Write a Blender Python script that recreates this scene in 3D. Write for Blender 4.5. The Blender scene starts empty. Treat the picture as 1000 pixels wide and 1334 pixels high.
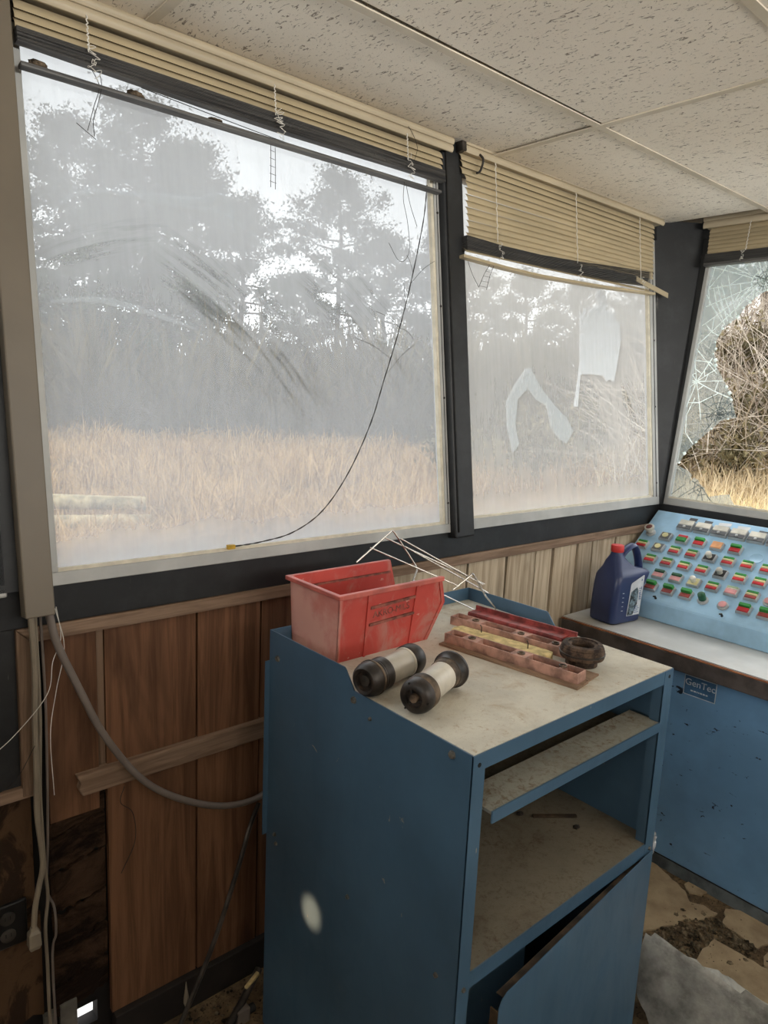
import bpy, bmesh, math, random
import numpy as np
from mathutils import Vector, Matrix

# ------------------------------------------------------------------ camera, sky, daylight, exposure
S = bpy.context.scene
COL = S.collection
EYE = 1.74
cd = bpy.data.cameras.new('camera')
cam = bpy.data.objects.new('camera', cd); COL.objects.link(cam)
S.camera = cam
cd.sensor_fit = 'VERTICAL'; cd.sensor_height = 36.0; cd.lens = 924.168 / 1334 * 36.0
cd.clip_start = 0.02; cd.clip_end = 600
PIT, ROL, YAW = 0.167742563, 0.0457978382, -0.720005991
cy, sy, cp, sp, cr, sr = math.cos(YAW), math.sin(YAW), math.cos(PIT), math.sin(PIT), math.cos(ROL), math.sin(ROL)
Ry = np.array([[cy, 0, sy], [0, 1, 0], [-sy, 0, cy]]); Rx = np.array([[1, 0, 0], [0, cp, -sp], [0, sp, cp]]); Rz = np.array([[cr, -sr, 0], [sr, cr, 0], [0, 0, 1]])
RR = Rz @ Rx @ Ry
w = lambda r: Vector((r[0], r[2], -r[1]))
right, down, fwd = w(RR[0]), w(RR[1]), w(RR[2])
cam.matrix_world = Matrix(((right.x, -down.x, -fwd.x, 0), (right.y, -down.y, -fwd.y, 0), (right.z, -down.z, -fwd.z, EYE), (0, 0, 0, 1)))

S.view_settings.view_transform = 'Standard'; S.view_settings.look = 'None'
S.view_settings.gamma = 1.0; S.view_settings.use_curve_mapping = False
S.view_settings.exposure = 0.0
S.cycles.use_denoising = True
S.cycles.max_bounces = 9; S.cycles.diffuse_bounces = 5; S.cycles.transparent_max_bounces = 12
S.cycles.caustics_reflective = False; S.cycles.caustics_refractive = False
S.cycles.sample_clamp_indirect = 6.0

W = bpy.data.worlds.new('overcast_sky'); S.world = W; W.use_nodes = True
nt = W.node_tree; bg = nt.nodes['Background']
tc = nt.nodes.new('ShaderNodeTexCoord'); sep = nt.nodes.new('ShaderNodeSeparateXYZ'); rp = nt.nodes.new('ShaderNodeValToRGB')
nt.links.new(tc.outputs['Generated'], sep.inputs[0]); nt.links.new(sep.outputs['Z'], rp.inputs[0]); nt.links.new(rp.outputs[0], bg.inputs[0])
rp.color_ramp.elements[0].position = 0.0; rp.color_ramp.elements[0].color = (0.97, 0.97, 0.97, 1)
rp.color_ramp.elements[1].position = 0.7; rp.color_ramp.elements[1].color = (0.92, 0.96, 1.02, 1)
bg.inputs[1].default_value = 3.0

def area(name, loc, rot, sx, sy_, power, col=(1, 1, 1)):
    l = bpy.data.lights.new(name, 'AREA'); l.shape = 'RECTANGLE'; l.size = sx; l.size_y = sy_; l.energy = power; l.color = col; l.spread = math.radians(100)
    o = bpy.data.objects.new(name, l); o.location = loc; o.rotation_euler = rot; COL.objects.link(o); return o
# added fill lamps behind the camera, tilted up to brighten the room
area('fill_near', (1.3, -2.85, 2.1), (math.radians(122), 0, 0), 3.0, .5, 74, (1.0, 0.97, 0.91))
area('fill_side', (-2.45, -0.8, 2.1), (math.radians(115), 0, math.radians(-90)), 2.0, .5, 42, (1.0, 0.97, 0.92))
# the hazy sun behind the overcast: very soft, high beyond the corner between the two window walls
hz = bpy.data.lights.new('hazy_sun', 'SUN'); hz.energy = 3.0; hz.angle = math.radians(75); hz.color = (1.0, 0.97, 0.92)
ho = bpy.data.objects.new('hazy_sun', hz); COL.objects.link(ho); ho.rotation_euler = Vector((-.80, -.42, -.62)).to_track_quat('-Z', 'Y').to_euler()
# a chink of sunlight that falls on the cabinet side
sl = bpy.data.lights.new('sun_chink', 'SPOT'); sl.energy = 800; sl.spot_size = math.radians(2.3); sl.spot_blend = 0.8; sl.shadow_soft_size = 0.012; sl.color = (1, 0.5, 0.24)
so = bpy.data.objects.new('sun_chink', sl); COL.objects.link(so); so.location = (-1.2, 1.0, 1.4)
so.rotation_euler = (Vector((0.920, 1.251, 0.477)) - Vector(so.location)).to_track_quat('-Z', 'Y').to_euler()

# ------------------------------------------------------------------ helpers
rnd = random.Random(7); PI = math.pi
def lin(c):
    return tuple(((v / 255) / 12.92 if v / 255 <= .04045 else ((v / 255 + .055) / 1.055) ** 2.4) for v in c[:3]) + (1,)

def tag(o, label=None, cat=None, group=None, kind=None):
    if label: o['label'] = label
    if cat: o['category'] = cat
    if group: o['group'] = group
    if kind: o['kind'] = kind
    return o

def empty(name, loc=(0, 0, 0), rot=(0, 0, 0), parent=None):
    o = bpy.data.objects.new(name, None); o.empty_display_size = .05; COL.objects.link(o)
    o.location = loc; o.rotation_euler = rot
    if parent: o.parent = parent
    return o

class MB:
    def __init__(s): s.v = []; s.f = []
    def add(s, vs, fs):
        b = len(s.v); s.v += [tuple(p) for p in vs]; s.f += [tuple(b + i for i in f) for f in fs]; return s
    def box(s, a, b, M=None):
        x0, y0, z0 = a; x1, y1, z1 = b
        vs = [Vector(p) for p in ((x0,y0,z0),(x1,y0,z0),(x1,y1,z0),(x0,y1,z0),(x0,y0,z1),(x1,y0,z1),(x1,y1,z1),(x0,y1,z1))]
        if M: vs = [M @ p for p in vs]
        return s.add(vs, [(0,3,2,1),(4,5,6,7),(0,1,5,4),(1,2,6,5),(2,3,7,6),(3,0,4,7)])
    def bar(s, p, q, wd, ht, up=(0, 0, 1)):           # rectangular bar from p to q
        p, q = Vector(p), Vector(q); d = (q - p).normalized(); r = d.cross(Vector(up)).normalized(); u = r.cross(d)
        vs = []
        for e in (p, q):
            for a, b in ((-1,-1),(1,-1),(1,1),(-1,1)): vs.append(e + r * a * wd / 2 + u * b * ht / 2)
        return s.add(vs, [(0,1,2,3)[::-1],(4,5,6,7),(0,1,5,4),(1,2,6,5),(2,3,7,6),(3,0,4,7)])
    def tube(s, pts, r, n=8, cap=True):
        pts = [Vector(p) for p in pts]; rs = r if isinstance(r, (list, tuple)) else [r] * len(pts)
        t = (pts[1] - pts[0]).normalized(); a = Vector((0, 0, 1)) if abs(t.z) < .9 else Vector((1, 0, 0))
        u = t.cross(a).normalized(); vs = []
        for i, p in enumerate(pts):
            t = (pts[min(i + 1, len(pts) - 1)] - pts[max(i - 1, 0)]).normalized()
            u = (u - t * u.dot(t)); u = u.normalized() if u.length > 1e-6 else t.orthogonal().normalized(); v = t.cross(u)
            for k in range(n):
                an = 2 * PI * k / n; vs.append(p + (u * math.cos(an) + v * math.sin(an)) * rs[i])
        fs = [(i*n+k, i*n+(k+1)%n, (i+1)*n+(k+1)%n, (i+1)*n+k) for i in range(len(pts)-1) for k in range(n)]
        if cap: fs += [tuple(range(n))[::-1], tuple((len(pts)-1)*n+k for k in range(n))]
        return s.add(vs, fs)
    def lathe(s, prof, o=(0,0,0), ax=(0,0,1), n=28):   # prof: (radius, height) list
        ax = Vector(ax).normalized(); u = ax.orthogonal().normalized(); v = ax.cross(u); o = Vector(o)
        vs = [o + ax * h + (u * math.cos(2*PI*k/n) + v * math.sin(2*PI*k/n)) * max(r, 1e-5) for r, h in prof for k in range(n)]
        m = len(prof)
        fs = [(i*n+k, i*n+(k+1)%n, (i+1)*n+(k+1)%n, (i+1)*n+k) for i in range(m-1) for k in range(n)]
        fs += [tuple(range(n))[::-1], tuple((m-1)*n+k for k in range(n))]
        return s.add(vs, fs)
    def prism(s, poly, vec):                          # planar polygon (3d points) extruded along vec
        poly = [Vector(p) for p in poly]; vec = Vector(vec); n = len(poly)
        return s.add(poly + [p + vec for p in poly], [tuple(range(n))[::-1], tuple(n+i for i in range(n))] + [(i,(i+1)%n,n+(i+1)%n,n+i) for i in range(n)])
    def loft(s, rings, cap=True):
        n = len(rings[0]); vs = [p for r in rings for p in r]
        fs = [(i*n+k, i*n+(k+1)%n, (i+1)*n+(k+1)%n, (i+1)*n+k) for i in range(len(rings)-1) for k in range(n)]
        if cap: fs += [tuple(range(n))[::-1], tuple((len(rings)-1)*n+k for k in range(n))]
        return s.add(vs, fs)
    def build(s, name, mat, parent=None, smooth=False, bevel=0, kind=None, fix=True, seg=2):
        me = bpy.data.meshes.new(name); me.from_pydata([tuple(p) for p in s.v], [], s.f); me.validate()
        if fix:
            bm = bmesh.new(); bm.from_mesh(me); bmesh.ops.recalc_face_normals(bm, faces=bm.faces); bm.to_mesh(me); bm.free()
        o = bpy.data.objects.new(name, me); COL.objects.link(o)
        if mat: me.materials.append(mat)
        if smooth:
            me.polygons.foreach_set('use_smooth', [True] * len(me.polygons))
            me.set_sharp_from_angle(angle=math.radians(40))
        if parent: o.parent = parent
        if bevel:
            b = o.modifiers.new('bevel', 'BEVEL'); b.width = bevel; b.segments = seg; b.limit_method = 'ANGLE'; b.angle_limit = math.radians(40)
        if kind: o['kind'] = kind
        return o

def npmesh(name, V, F, mat, parent=None, kind=None, smooth=False):
    me = bpy.data.meshes.new(name); V = np.asarray(V, np.float32); F = np.asarray(F, np.int32); k = F.shape[1]
    me.vertices.add(len(V)); me.vertices.foreach_set('co', V.ravel())
    me.loops.add(F.size); me.loops.foreach_set('vertex_index', F.ravel())
    me.polygons.add(len(F)); me.polygons.foreach_set('loop_start', np.arange(0, F.size, k, dtype=np.int32))
    if smooth: me.polygons.foreach_set('use_smooth', np.ones(len(F), bool))
    me.update(calc_edges=True); me.materials.append(mat)
    o = bpy.data.objects.new(name, me); COL.objects.link(o)
    if parent: o.parent = parent
    if kind: o['kind'] = kind
    return o

def smooth_path(pts, sub=6):                          # Catmull-Rom through points
    P = [Vector(p) for p in pts]; P = [P[0] * 2 - P[1]] + P + [P[-1] * 2 - P[-2]]; out = []
    for i in range(1, len(P) - 2):
        for k in range(sub):
            t = k / sub; a, b, c, d = P[i-1], P[i], P[i+1], P[i+2]
            out.append(.5 * ((2*b) + (c-a)*t + (2*a-5*b+4*c-d)*t*t + (3*b-a-3*c+d)*t**3))
    return out + [P[-2]]

# ------------------------------------------------------------------ materials
class N:
    def __init__(s, name):
        s.m = bpy.data.materials.new(name); s.m.use_nodes = True; s.t = s.m.node_tree; s.b = s.t.nodes['Principled BSDF']; s.out = s.t.nodes['Material Output']
        s.co = s.t.nodes.new('ShaderNodeTexCoord').outputs['Object']
    def n(s, k, **kw):
        nd = s.t.nodes.new('ShaderNode' + k)
        for a, v in kw.items(): setattr(nd, a, v)
        return nd
    def l(s, a, b): s.t.links.new(a, b)
    def put(s, sock, v):
        if isinstance(v, bpy.types.NodeSocket): s.l(v, sock)
        else: sock.default_value = v
    def vec(s, sc=(1, 1, 1), rot=(0, 0, 0), loc=(0, 0, 0), src=None):
        m = s.n('Mapping'); s.l(src or s.co, m.inputs[0]); m.inputs[1].default_value = loc; m.inputs[2].default_value = rot; m.inputs[3].default_value = sc; return m.outputs[0]
    def noise(s, scale=5, det=4, rough=.55, vec=None, dist=0):
        t = s.n('TexNoise'); s.l(vec or s.co, t.inputs['Vector']); t.inputs['Scale'].default_value = scale; t.inputs['Detail'].default_value = det; t.inputs['Roughness'].default_value = rough; t.inputs['Distortion'].default_value = dist; return t.outputs[0]
    def voro(s, scale=20, vec=None, out='Distance', feat='F1'):
        t = s.n('TexVoronoi', feature=feat); s.l(vec or s.co, t.inputs['Vector']); t.inputs['Scale'].default_value = scale; return t.outputs[out]
    def ramp(s, v, lo, hi, a=0., b=1.):
        m = s.n('MapRange'); s.put(m.inputs[0], v); m.inputs[1].default_value = lo; m.inputs[2].default_value = hi; m.inputs[3].default_value = a; m.inputs[4].default_value = b; m.interpolation_type = 'SMOOTHSTEP'; return m.outputs[0]
    def math(s, op, a, b=0., clamp=False):
        m = s.n('Math', operation=op); m.use_clamp = clamp; s.put(m.inputs[0], a); s.put(m.inputs[1], b); return m.outputs[0]
    def mix(s, f, a, b, mode='MIX'):
        m = s.n('Mix', data_type='RGBA', blend_type=mode); s.put(m.inputs[0], f)
        s.put(m.inputs[6], a if isinstance(a, bpy.types.NodeSocket) else (lin(a) if len(a) == 3 else a)); s.put(m.inputs[7], b if isinstance(b, bpy.types.NodeSocket) else (lin(b) if len(b) == 3 else b)); return m.outputs[2]
    def island(s): return s.n('NewGeometry').outputs['Random Per Island']
    def bump(s, h, st=.3, dist=.01):
        b = s.n('Bump'); b.inputs['Strength'].default_value = st; b.inputs['Distance'].default_value = dist; s.l(h, b.inputs['Height']); s.l(b.outputs[0], s.b.inputs['Normal'])
    def done(s, col, rough=.6, metal=0., spec=.5):
        s.put(s.b.inputs['Base Color'], col if isinstance(col, bpy.types.NodeSocket) else lin(col)); s.put(s.b.inputs['Roughness'], rough); s.b.inputs['Metallic'].default_value = metal; s.b.inputs['Specular IOR Level'].default_value = spec; return s.m

def plain(name, col, rough=.55, metal=0., var=.12, scale=14, spec=.4, bump=0.):
    m = N(name); dk = tuple(v * (1 - var * 1.6) for v in col); lt = tuple(min(255, v * (1 + var * .5)) for v in col)
    nz = m.noise(scale, 5)
    c = m.mix(m.ramp(nz, .35, .68), dk, lt)
    if bump: m.bump(m.noise(scale * 8, 3), bump, .002)
    return m.done(c, rough, metal, spec)

def m_wood(name, a, b, dark, gs=1.0, streak=.5, axis='z', isl=.5):
    m = N(name)
    st = {'z': (1, 1, .05), 'x': (.05, 1, 1), 'y': (1, .05, 1)}[axis]
    off = m.n('Combine XYZ'.replace(' ', '')); ii = m.island()
    m.l(m.math('MULTIPLY', ii, 13.), off.inputs[0]); m.l(m.math('MULTIPLY', ii, 7.), off.inputs[2])
    ad = m.n('VectorMath', operation='ADD'); m.l(m.co, ad.inputs[0]); m.l(off.outputs[0], ad.inputs[1]); co = ad.outputs[0]
    g = m.noise(34 * gs, 6, .65, m.vec(st, src=co), .6)
    broad = m.noise(4 * gs, 4, .6, m.vec(tuple(v * .7 + .3 if v < 1 else 1 for v in st), src=co), .8)
    c = m.mix(m.ramp(g, .36, .66), a, b)
    c = m.mix(m.math('MULTIPLY', m.ramp(broad, .5, .72), streak), c, dark)
    c = m.mix(m.math('MULTIPLY', ii, isl), c, dark)
    m.bump(g, .35, .004)
    return m.done(c, .75, 0, .2)

MAT = {}
def mk():
    M = MAT
    M['plank'] = m_wood('brown_stained_board', (136, 98, 72), (98, 68, 48), (52, 35, 24), 1.0, .6, 'z', .3)
    M['plankr'] = m_wood('bleached_board', (214, 197, 170), (176, 156, 130), (110, 92, 74), 1.3, .5, 'z', .2)
    M['rail'] = m_wood('bare_rail_wood', (150, 126, 106), (116, 94, 76), (80, 62, 48), 1.6, .4, 'x', .2)
    M['stile'] = m_wood('bare_stile_wood', (138, 114, 94), (104, 84, 66), (70, 54, 42), 1.6, .4, 'z', .2)
    M['back'] = plain('wall_void', (22, 18, 15), .9)
    m = N('rotten_board'); nz = m.noise(9, 7, .7, m.vec((.35, 1, 1), (0, .35, 0)), 1.2); n2 = m.noise(60, 4, .7, m.vec((.3, 1, 1), (0, .35, 0)))
    c = m.mix(m.ramp(nz, .4, .62), (34, 25, 19), (70, 53, 40)); c = m.mix(m.ramp(n2, .5, .75, 0, .55), c, (24, 16, 12)); m.bump(nz, .8, .03); M['rot'] = m.done(c, .9, 0, .1)
    m = N('peeling_plywood'); nz = m.noise(11, 6, .65, m.vec((1, 1, .6)), .9); c = m.mix(m.ramp(nz, .45, .55), (84, 64, 46), (50, 38, 29)); m.bump(nz, .6, .02); M['peel'] = m.done(c, .9, 0, .1)
    m = N('black_frame_paint'); nz = m.noise(7, 6, .7); sc = m.noise(16, 5, .7, m.vec((3, 1, .18)), .4)
    c = m.mix(m.ramp(nz, .4, .7), (30, 31, 32), (44, 45, 46)); c = m.mix(m.ramp(sc, .66, .74, 0, .6), c, (150, 146, 138)); m.bump(nz, .1, .003); M['black'] = m.done(c, .5, 0, .4)
    M['alu'] = plain('dull_aluminium', (178, 178, 174), .5, .1, .04, 8)
    M['cream_seal'] = plain('cream_glazing_strip', (214, 206, 186), .6, 0, .04, 30)
    M['rubber'] = plain('black_rubber', (34, 32, 30), .6, 0, .2, 30)
    # ceiling tile: pale board with pits and fissures
    m = N('fissured_tile'); v1 = m.noise(120, 3, .6, m.vec((1.0, .36, 1), (0, 0, .25)), 1.2); v2 = m.voro(420)
    pit = m.math('MAXIMUM', m.ramp(v1, .60, .65), m.ramp(v2, .22, .1, 0, .6)); big = m.noise(1.6, 3)
    c = m.mix(m.ramp(big, .3, .7), (238, 230, 216), (228, 219, 204)); c = m.mix(m.math('MULTIPLY', pit, .78), c, (104, 92, 80))
    iv = m.math('SUBTRACT', 1., pit); m.bump(iv, .5, .006); M['tile'] = m.done(c, .9, 0, .1)
    M['tbar'] = plain('painted_grid_bar', (208, 197, 178), .5, 0, .05, 5)
    def slat(name, col, tr):
        m = N(name); d = m.n('BsdfTranslucent'); cc = lin(col); d.inputs[0].default_value = cc
        b = m.noise(14, 3, .5, m.vec((.2, 1, 1))); c = m.mix(m.ramp(b, .3, .7), tuple(v * .9 for v in col), col); m.done(c, .45, 0, .35)
        mx = m.n('MixShader'); mx.inputs[0].default_value = tr; m.l(m.b.outputs[0], mx.inputs[1]); m.l(d.outputs[0], mx.inputs[2]); m.l(mx.outputs[0], m.out.inputs[0]); return m.m
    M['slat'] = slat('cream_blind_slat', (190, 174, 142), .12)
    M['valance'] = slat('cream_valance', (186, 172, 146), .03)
    m = N('shaded_slat_stack'); z = m.n('SeparateXYZ'); m.l(m.co, z.inputs[0]); c = m.mix(m.ramp(m.noise(40, 4, .6, m.vec((.1, 1, 5))), .3, .7), (60, 60, 62), (104, 102, 98)); M['stack'] = m.done(c, .5)  # backlit shade on the folded cream slats put into this grey
    M['cord'] = plain('whitened_blind_cord', (222, 218, 208), .7, 0, .05)  # cord whitened to stand for daylight through the slat holes
    M['wire'] = plain('dark_wire', (44, 40, 38), .6, 0, .2)
    M['yellow'] = plain('yellow_plastic', (200, 160, 50), .5, 0, .2)
    M['nest'] = plain('dried_mud', (96, 84, 70), .95, 0, .35, 60, .1, .8)
    M['raceway'] = plain('beige_raceway', (112, 102, 87), .45, 0, .03, 4)
    M['cable'] = plain('grey_cable', (118, 108, 100), .5, 0, .04, 12)
    M['beigecord'] = plain('beige_cord', (138, 127, 110), .55, 0, .04, 12)
    # blue cabinet paint with chips and scuffs
    def blue(name, base, chips, lo=.7, dirt=(96, 104, 104), csc=26, cv=(1, 1, .55), thin=.03):
        m = N(name); n1 = m.noise(2.2, 5, .6); c = m.mix(m.ramp(n1, .3, .75), tuple(v * .88 for v in base), tuple(min(255, v * 1.06) for v in base))
        sc = m.math('ADD', m.noise(csc, 5, .62, m.vec(cv), .8), m.math('MULTIPLY', m.math('SUBTRACT', m.noise(3.2, 3, .5, m.vec((1, .6, 1.6))), .5), .3)); c = m.mix(m.ramp(sc, lo, lo + thin), c, chips)
        sm = m.noise(7, 6, .7, m.vec((1, 1, .3)), .7); c = m.mix(m.ramp(sm, .6, .78, 0, .35), c, dirt)
        m.bump(m.noise(180, 2), .04, .001); return m.done(c, m.ramp(sm, .4, .7, .34, .5), 0, .45)
    M['cab'] = blue('cabinet_blue', (78, 108, 132), (160, 152, 138), .72, (104, 120, 128))
    M['cabedge'] = plain('worn_steel_edge', (140, 150, 152), .4, .4)
    M['console'] = blue('console_blue', (116, 160, 200), (26, 32, 44), .648, (84, 116, 144), 44, (1, .5, 1.1))
    M['panel'] = plain('panel_blue_with_sheen', (168, 208, 236), .36, 0, .06, 6)  # window sheen on the sloping panel put into a lighter blue
    # dusty worktop: pale grey-blue paint with rust speckle and dust
    def dusty(name, base, rust, dk, amt=.56):
        m = N(name); a = m.noise(5, 5, .65); b = m.noise(62, 8, .75, m.vec((1, 1, 1)), .5); d = m.noise(260, 2)
        c = m.mix(m.ramp(a, .35, .7), base, tuple(v * .9 for v in base)); c = m.mix(m.math('MULTIPLY', m.ramp(b, amt - .02, amt + .16, 0, .8), m.ramp(m.noise(9, 4), .35, .65, .3, 1.)), c, rust); c = m.mix(m.ramp(d, .62, .75, 0, .5), c, dk)
        c = m.mix(m.math('MULTIPLY', m.ramp(m.noise(6.5, 7, .7, None, .6), .5, .7, 0, .55), m.ramp(m.noise(60, 4, .7), .35, .6, .45, 1.)), c, rust); m.bump(d, .25, .002); return m.done(c, .8, 0, .25)
    M['top'] = dusty('dusty_worktop', (212, 206, 190), (158, 128, 86), (134, 122, 102), .55)
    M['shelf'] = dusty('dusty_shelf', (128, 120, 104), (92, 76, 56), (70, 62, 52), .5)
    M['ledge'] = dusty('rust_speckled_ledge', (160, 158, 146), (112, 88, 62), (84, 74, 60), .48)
    M['tray'] = dusty('darker_tray', (92, 86, 74), (70, 58, 44), (58, 52, 44), .48)  # tray behind the ledge, darker base colour than the ledge
    M['doorin'] = plain('rusty_door_inside', (88, 70, 52), .8, 0, .3)
    m = N('red_bin_plastic'); a = m.noise(6, 5, .6); du = m.noise(10, 6, .7, m.vec((1, 1, .8)), .7); sp_ = m.noise(42, 3)
    c = m.mix(m.ramp(a, .3, .75), (178, 66, 58), (194, 80, 70)); c = m.mix(m.ramp(du, .48, .7, 0, .7), c, (178, 132, 120)); px = m.n('SeparateXYZ'); m.l(m.co, px.inputs[0]); c = m.mix(m.math('MULTIPLY', m.ramp(px.outputs[0], .012, -.001), m.ramp(m.noise(9, 5), .36, .58, .5, 1.)), c, (214, 160, 146)); c = m.mix(m.ramp(sp_, .7, .74, 0, .6), c, (200, 172, 158)); M['bin'] = m.done(c, .5, 0, .35)
    M['binrim'] = plain('dusty_red_rim', (192, 100, 88), .55, 0, .1, 12)
    M['binedge'] = plain('scuffed_bin_rib', (140, 84, 72), .6, 0, .2, 40)
    M['grime'] = plain('grimy_black_rubber', (52, 44, 38), .45, 0, .3, 30, .5)
    M['grimebrown'] = plain('grimy_brown_cap', (104, 88, 72), .6, 0, .3, 26, .3)
    M['tube'] = plain('milky_plastic_tube', (206, 198, 182), .35, 0, .08, 12)
    M['tubedark'] = plain('cloudy_plastic_tube', (176, 168, 154), .3, 0, .08, 12)
    M['darkmetal'] = plain('dull_dark_metal', (86, 80, 74), .45, .6, .2)
    M['bolt'] = plain('grey_bolt', (150, 146, 138), .4, .7, .2, 60)
    M['chrome'] = plain('chrome_wire', (206, 204, 200), .22, .9, .06)
    M['moulding'] = plain('brown_moulded_plastic', (180, 140, 124), .65, 0, .18, 24, .25)
    M['plate'] = m_wood('brown_strip_board', (164, 136, 112), (130, 106, 86), (104, 84, 66), 2, .4, 'y', .2)
    M['foam'] = plain('yellow_foam', (214, 192, 138), .9, 0, .1, 40, .1, .3)
    M['redbar'] = plain('dusty_red_channel', (150, 70, 66), .6, 0, .2, 30)
    m = N('rusty_iron'); a = m.noise(40, 6, .7); c = m.mix(m.ramp(a, .4, .65), (52, 42, 36), (108, 88, 72)); m.bump(a, .4, .004); M['rust'] = m.done(c, .8, .3, .3)
    M['counter'] = plain('pale_laminate', (206, 206, 202), .35, 0, .06, 4)
    M['ctredge'] = plain('dark_laminate_edge', (92, 84, 80), .5, 0, .14, 12)
    M['ply'] = m_wood('splintered_ply_edge', (170, 110, 70), (110, 62, 40), (70, 40, 28), 4, .5, 'y', .1)
    M['plinth'] = plain('grey_plinth', (104, 112, 116), .6, 0, .2)
    M['jug'] = plain('navy_jug_plastic', (46, 60, 102), .34, 0, .05, 6, .55)
    M['cap'] = plain('red_cap', (214, 60, 56), .45, 0, .06)
    M['label'] = plain('white_label', (214, 218, 222), .5, 0, .05)
    M['labelpic'] = plain('grey_label_print', (112, 130, 140), .5, 0, .45, 70)
    M['labelink'] = plain('blue_label_ink', (50, 92, 150), .5)
    M['housing'] = plain('chrome_plastic_housing', (188, 190, 190), .35, .2, .08)
    for k, c in dict(green=(58, 150, 70), red=(206, 52, 58), dkred=(166, 74, 70), yellow=(224, 216, 160), white=(224, 220, 206), pink=(226, 160, 160), orange=(244, 176, 122), blk=(40, 42, 44), maroon=(124, 70, 62), grey=(96, 98, 100), dkgreen=(40, 90, 60), palegreen=(170, 200, 160)).items():
        M['b_' + k] = plain(k + '_button_plastic', c, .4, 0, .08)
    M['paper'] = plain('white_paper', (226, 228, 230), .8, 0, .04)
    M['sign'] = plain('sign_blue', (70, 112, 150), .5)
    M['signlt'] = plain('sign_silver', (206, 214, 220), .5)
    m = N('floor_grime'); a = m.noise(14, 7, .7); b = m.noise(90, 3); c = m.mix(m.ramp(a, .4, .65), (90, 76, 60), (136, 114, 86)); c = m.mix(m.ramp(b, .55, .7), c, (44, 38, 32)); m.bump(b, .6, .006); M['floor'] = m.done(c, .95, 0, .1)
    m = N('old_floor_tile'); a = m.noise(9, 6, .65); b = m.noise(110, 3); c = m.mix(m.ramp(a, .35, .7), (182, 162, 132), (152, 132, 106)); c = m.mix(m.ramp(m.noise(260, 3), .66, .74, 0, .5), c, (70, 58, 46)); m.bump(b, .15, .002); M['ftile'] = m.done(c, .85, 0, .15)
    M['pebble'] = plain('rubble_crumb', (120, 106, 86), .95, 0, .4, 30, .1)
    m = N('shaded_grey_tarp'); a = m.noise(6, 6, .7); b = m.noise(300, 2); c = m.mix(m.ramp(a, .35, .7), (204, 203, 196), (150, 149, 143)); c = m.mix(m.ramp(m.noise(7, 6, .7, m.vec((1, .6, 1))), .5, .68, 0, .6), c, (84, 84, 82)); tx = m.n('SeparateXYZ'); m.l(m.co, tx.inputs[0]); c = m.mix(m.ramp(m.math('ADD', tx.outputs[0], m.math('MULTIPLY', m.noise(5, 5, .6), .22)), 1.925, 1.80, 0, .93), c, (24, 24, 24)); m.bump(m.noise(22, 4), .3, .01); M['tarp'] = m.done(c, .6, 0, .3)  # dark near side is shade painted into the colour; grey blotches are stains
    M['clear'] = plain('crumpled_clear_plastic', (200, 206, 212), .25, 0, .1)
    M['outlet'] = plain('black_outlet_plate', (24, 24, 24), .45, 0, .2)
    M['outlet2'] = plain('dark_outlet_face', (60, 56, 52), .5, 0, .2)
    M['plaster'] = plain('dark_wall_panelling', (78, 64, 54), .8, 0, .06, 3)
    # outside
    m = N('dry_reed'); i = m.island(); c = m.mix(m.ramp(i, 0, 1), (138, 106, 72), (212, 178, 128))
    ge = m.n('NewGeometry'); bl = m.noise(.12, 3, .6, ge.outputs['Position']); c = m.mix(m.ramp(bl, .5, .72, 0, .45), c, (150, 116, 92))
    tr = m.n('BsdfTranslucent'); m.l(c, tr.inputs[0]); m.done(c, .8, 0, .15); mx = m.n('MixShader'); mx.inputs[0].default_value = .35; m.l(m.b.outputs[0], mx.inputs[1]); m.l(tr.outputs[0], mx.inputs[2]); m.l(mx.outputs[0], m.out.inputs[0]); M['reed'] = m.m
    m = N('yellow_grass'); i = m.island(); c = m.mix(i, (248, 230, 168), (255, 250, 208)); tr = m.n('BsdfTranslucent'); m.l(c, tr.inputs[0]); m.done(c, .8, 0, .15); mx = m.n('MixShader'); mx.inputs[0].default_value = .5; m.l(m.b.outputs[0], mx.inputs[1]); m.l(tr.outputs[0], mx.inputs[2]); m.l(mx.outputs[0], m.out.inputs[0]); M['ygrass'] = m.m
    m = N('bank_reed'); i = m.island(); c = m.mix(i, (178, 156, 122), (238, 222, 186)); tr = m.n('BsdfTranslucent'); m.l(c, tr.inputs[0]); m.done(c, .8, 0, .15); mx = m.n('MixShader'); mx.inputs[0].default_value = .45; m.l(m.b.outputs[0], mx.inputs[1]); m.l(tr.outputs[0], mx.inputs[2]); m.l(mx.outputs[0], m.out.inputs[0]); M['breed'] = m.m
    M['palebranch'] = plain('pale_branch', (226, 214, 196), .9, 0, .1, 4, .1)
    m = N('grey_twig'); i = m.island(); c = m.mix(i, (70, 64, 58), (112, 104, 94)); M['greytwig'] = m.done(c, .9, 0, .1)
    m = N('marsh_ground'); a = m.noise(.8, 6, .7); c = m.mix(m.ramp(a, .35, .7), (128, 104, 76), (86, 68, 50)); M['ground'] = m.done(c, .95, 0, .05)
    m = N('twig'); i = m.island(); c = m.mix(i, (122, 108, 95), (216, 204, 186)); M['twig'] = m.done(c, .9, 0, .1)
    m = N('pine_needles'); i = m.island(); c = m.mix(i, (44, 54, 42), (82, 90, 66)); M['needle'] = m.done(c, .9, 0, .1)
    m = N('bush_leaf'); i = m.island(); c = m.mix(i, (74, 70, 52), (120, 108, 78)); M['bushleaf'] = m.done(c, .9, 0, .1)
    M['bark'] = plain('bark', (92, 82, 74), .95, 0, .25, 3, .1)
    M['log'] = plain('weathered_log', (178, 160, 124), .9, 0, .2, 5, .1)
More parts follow.
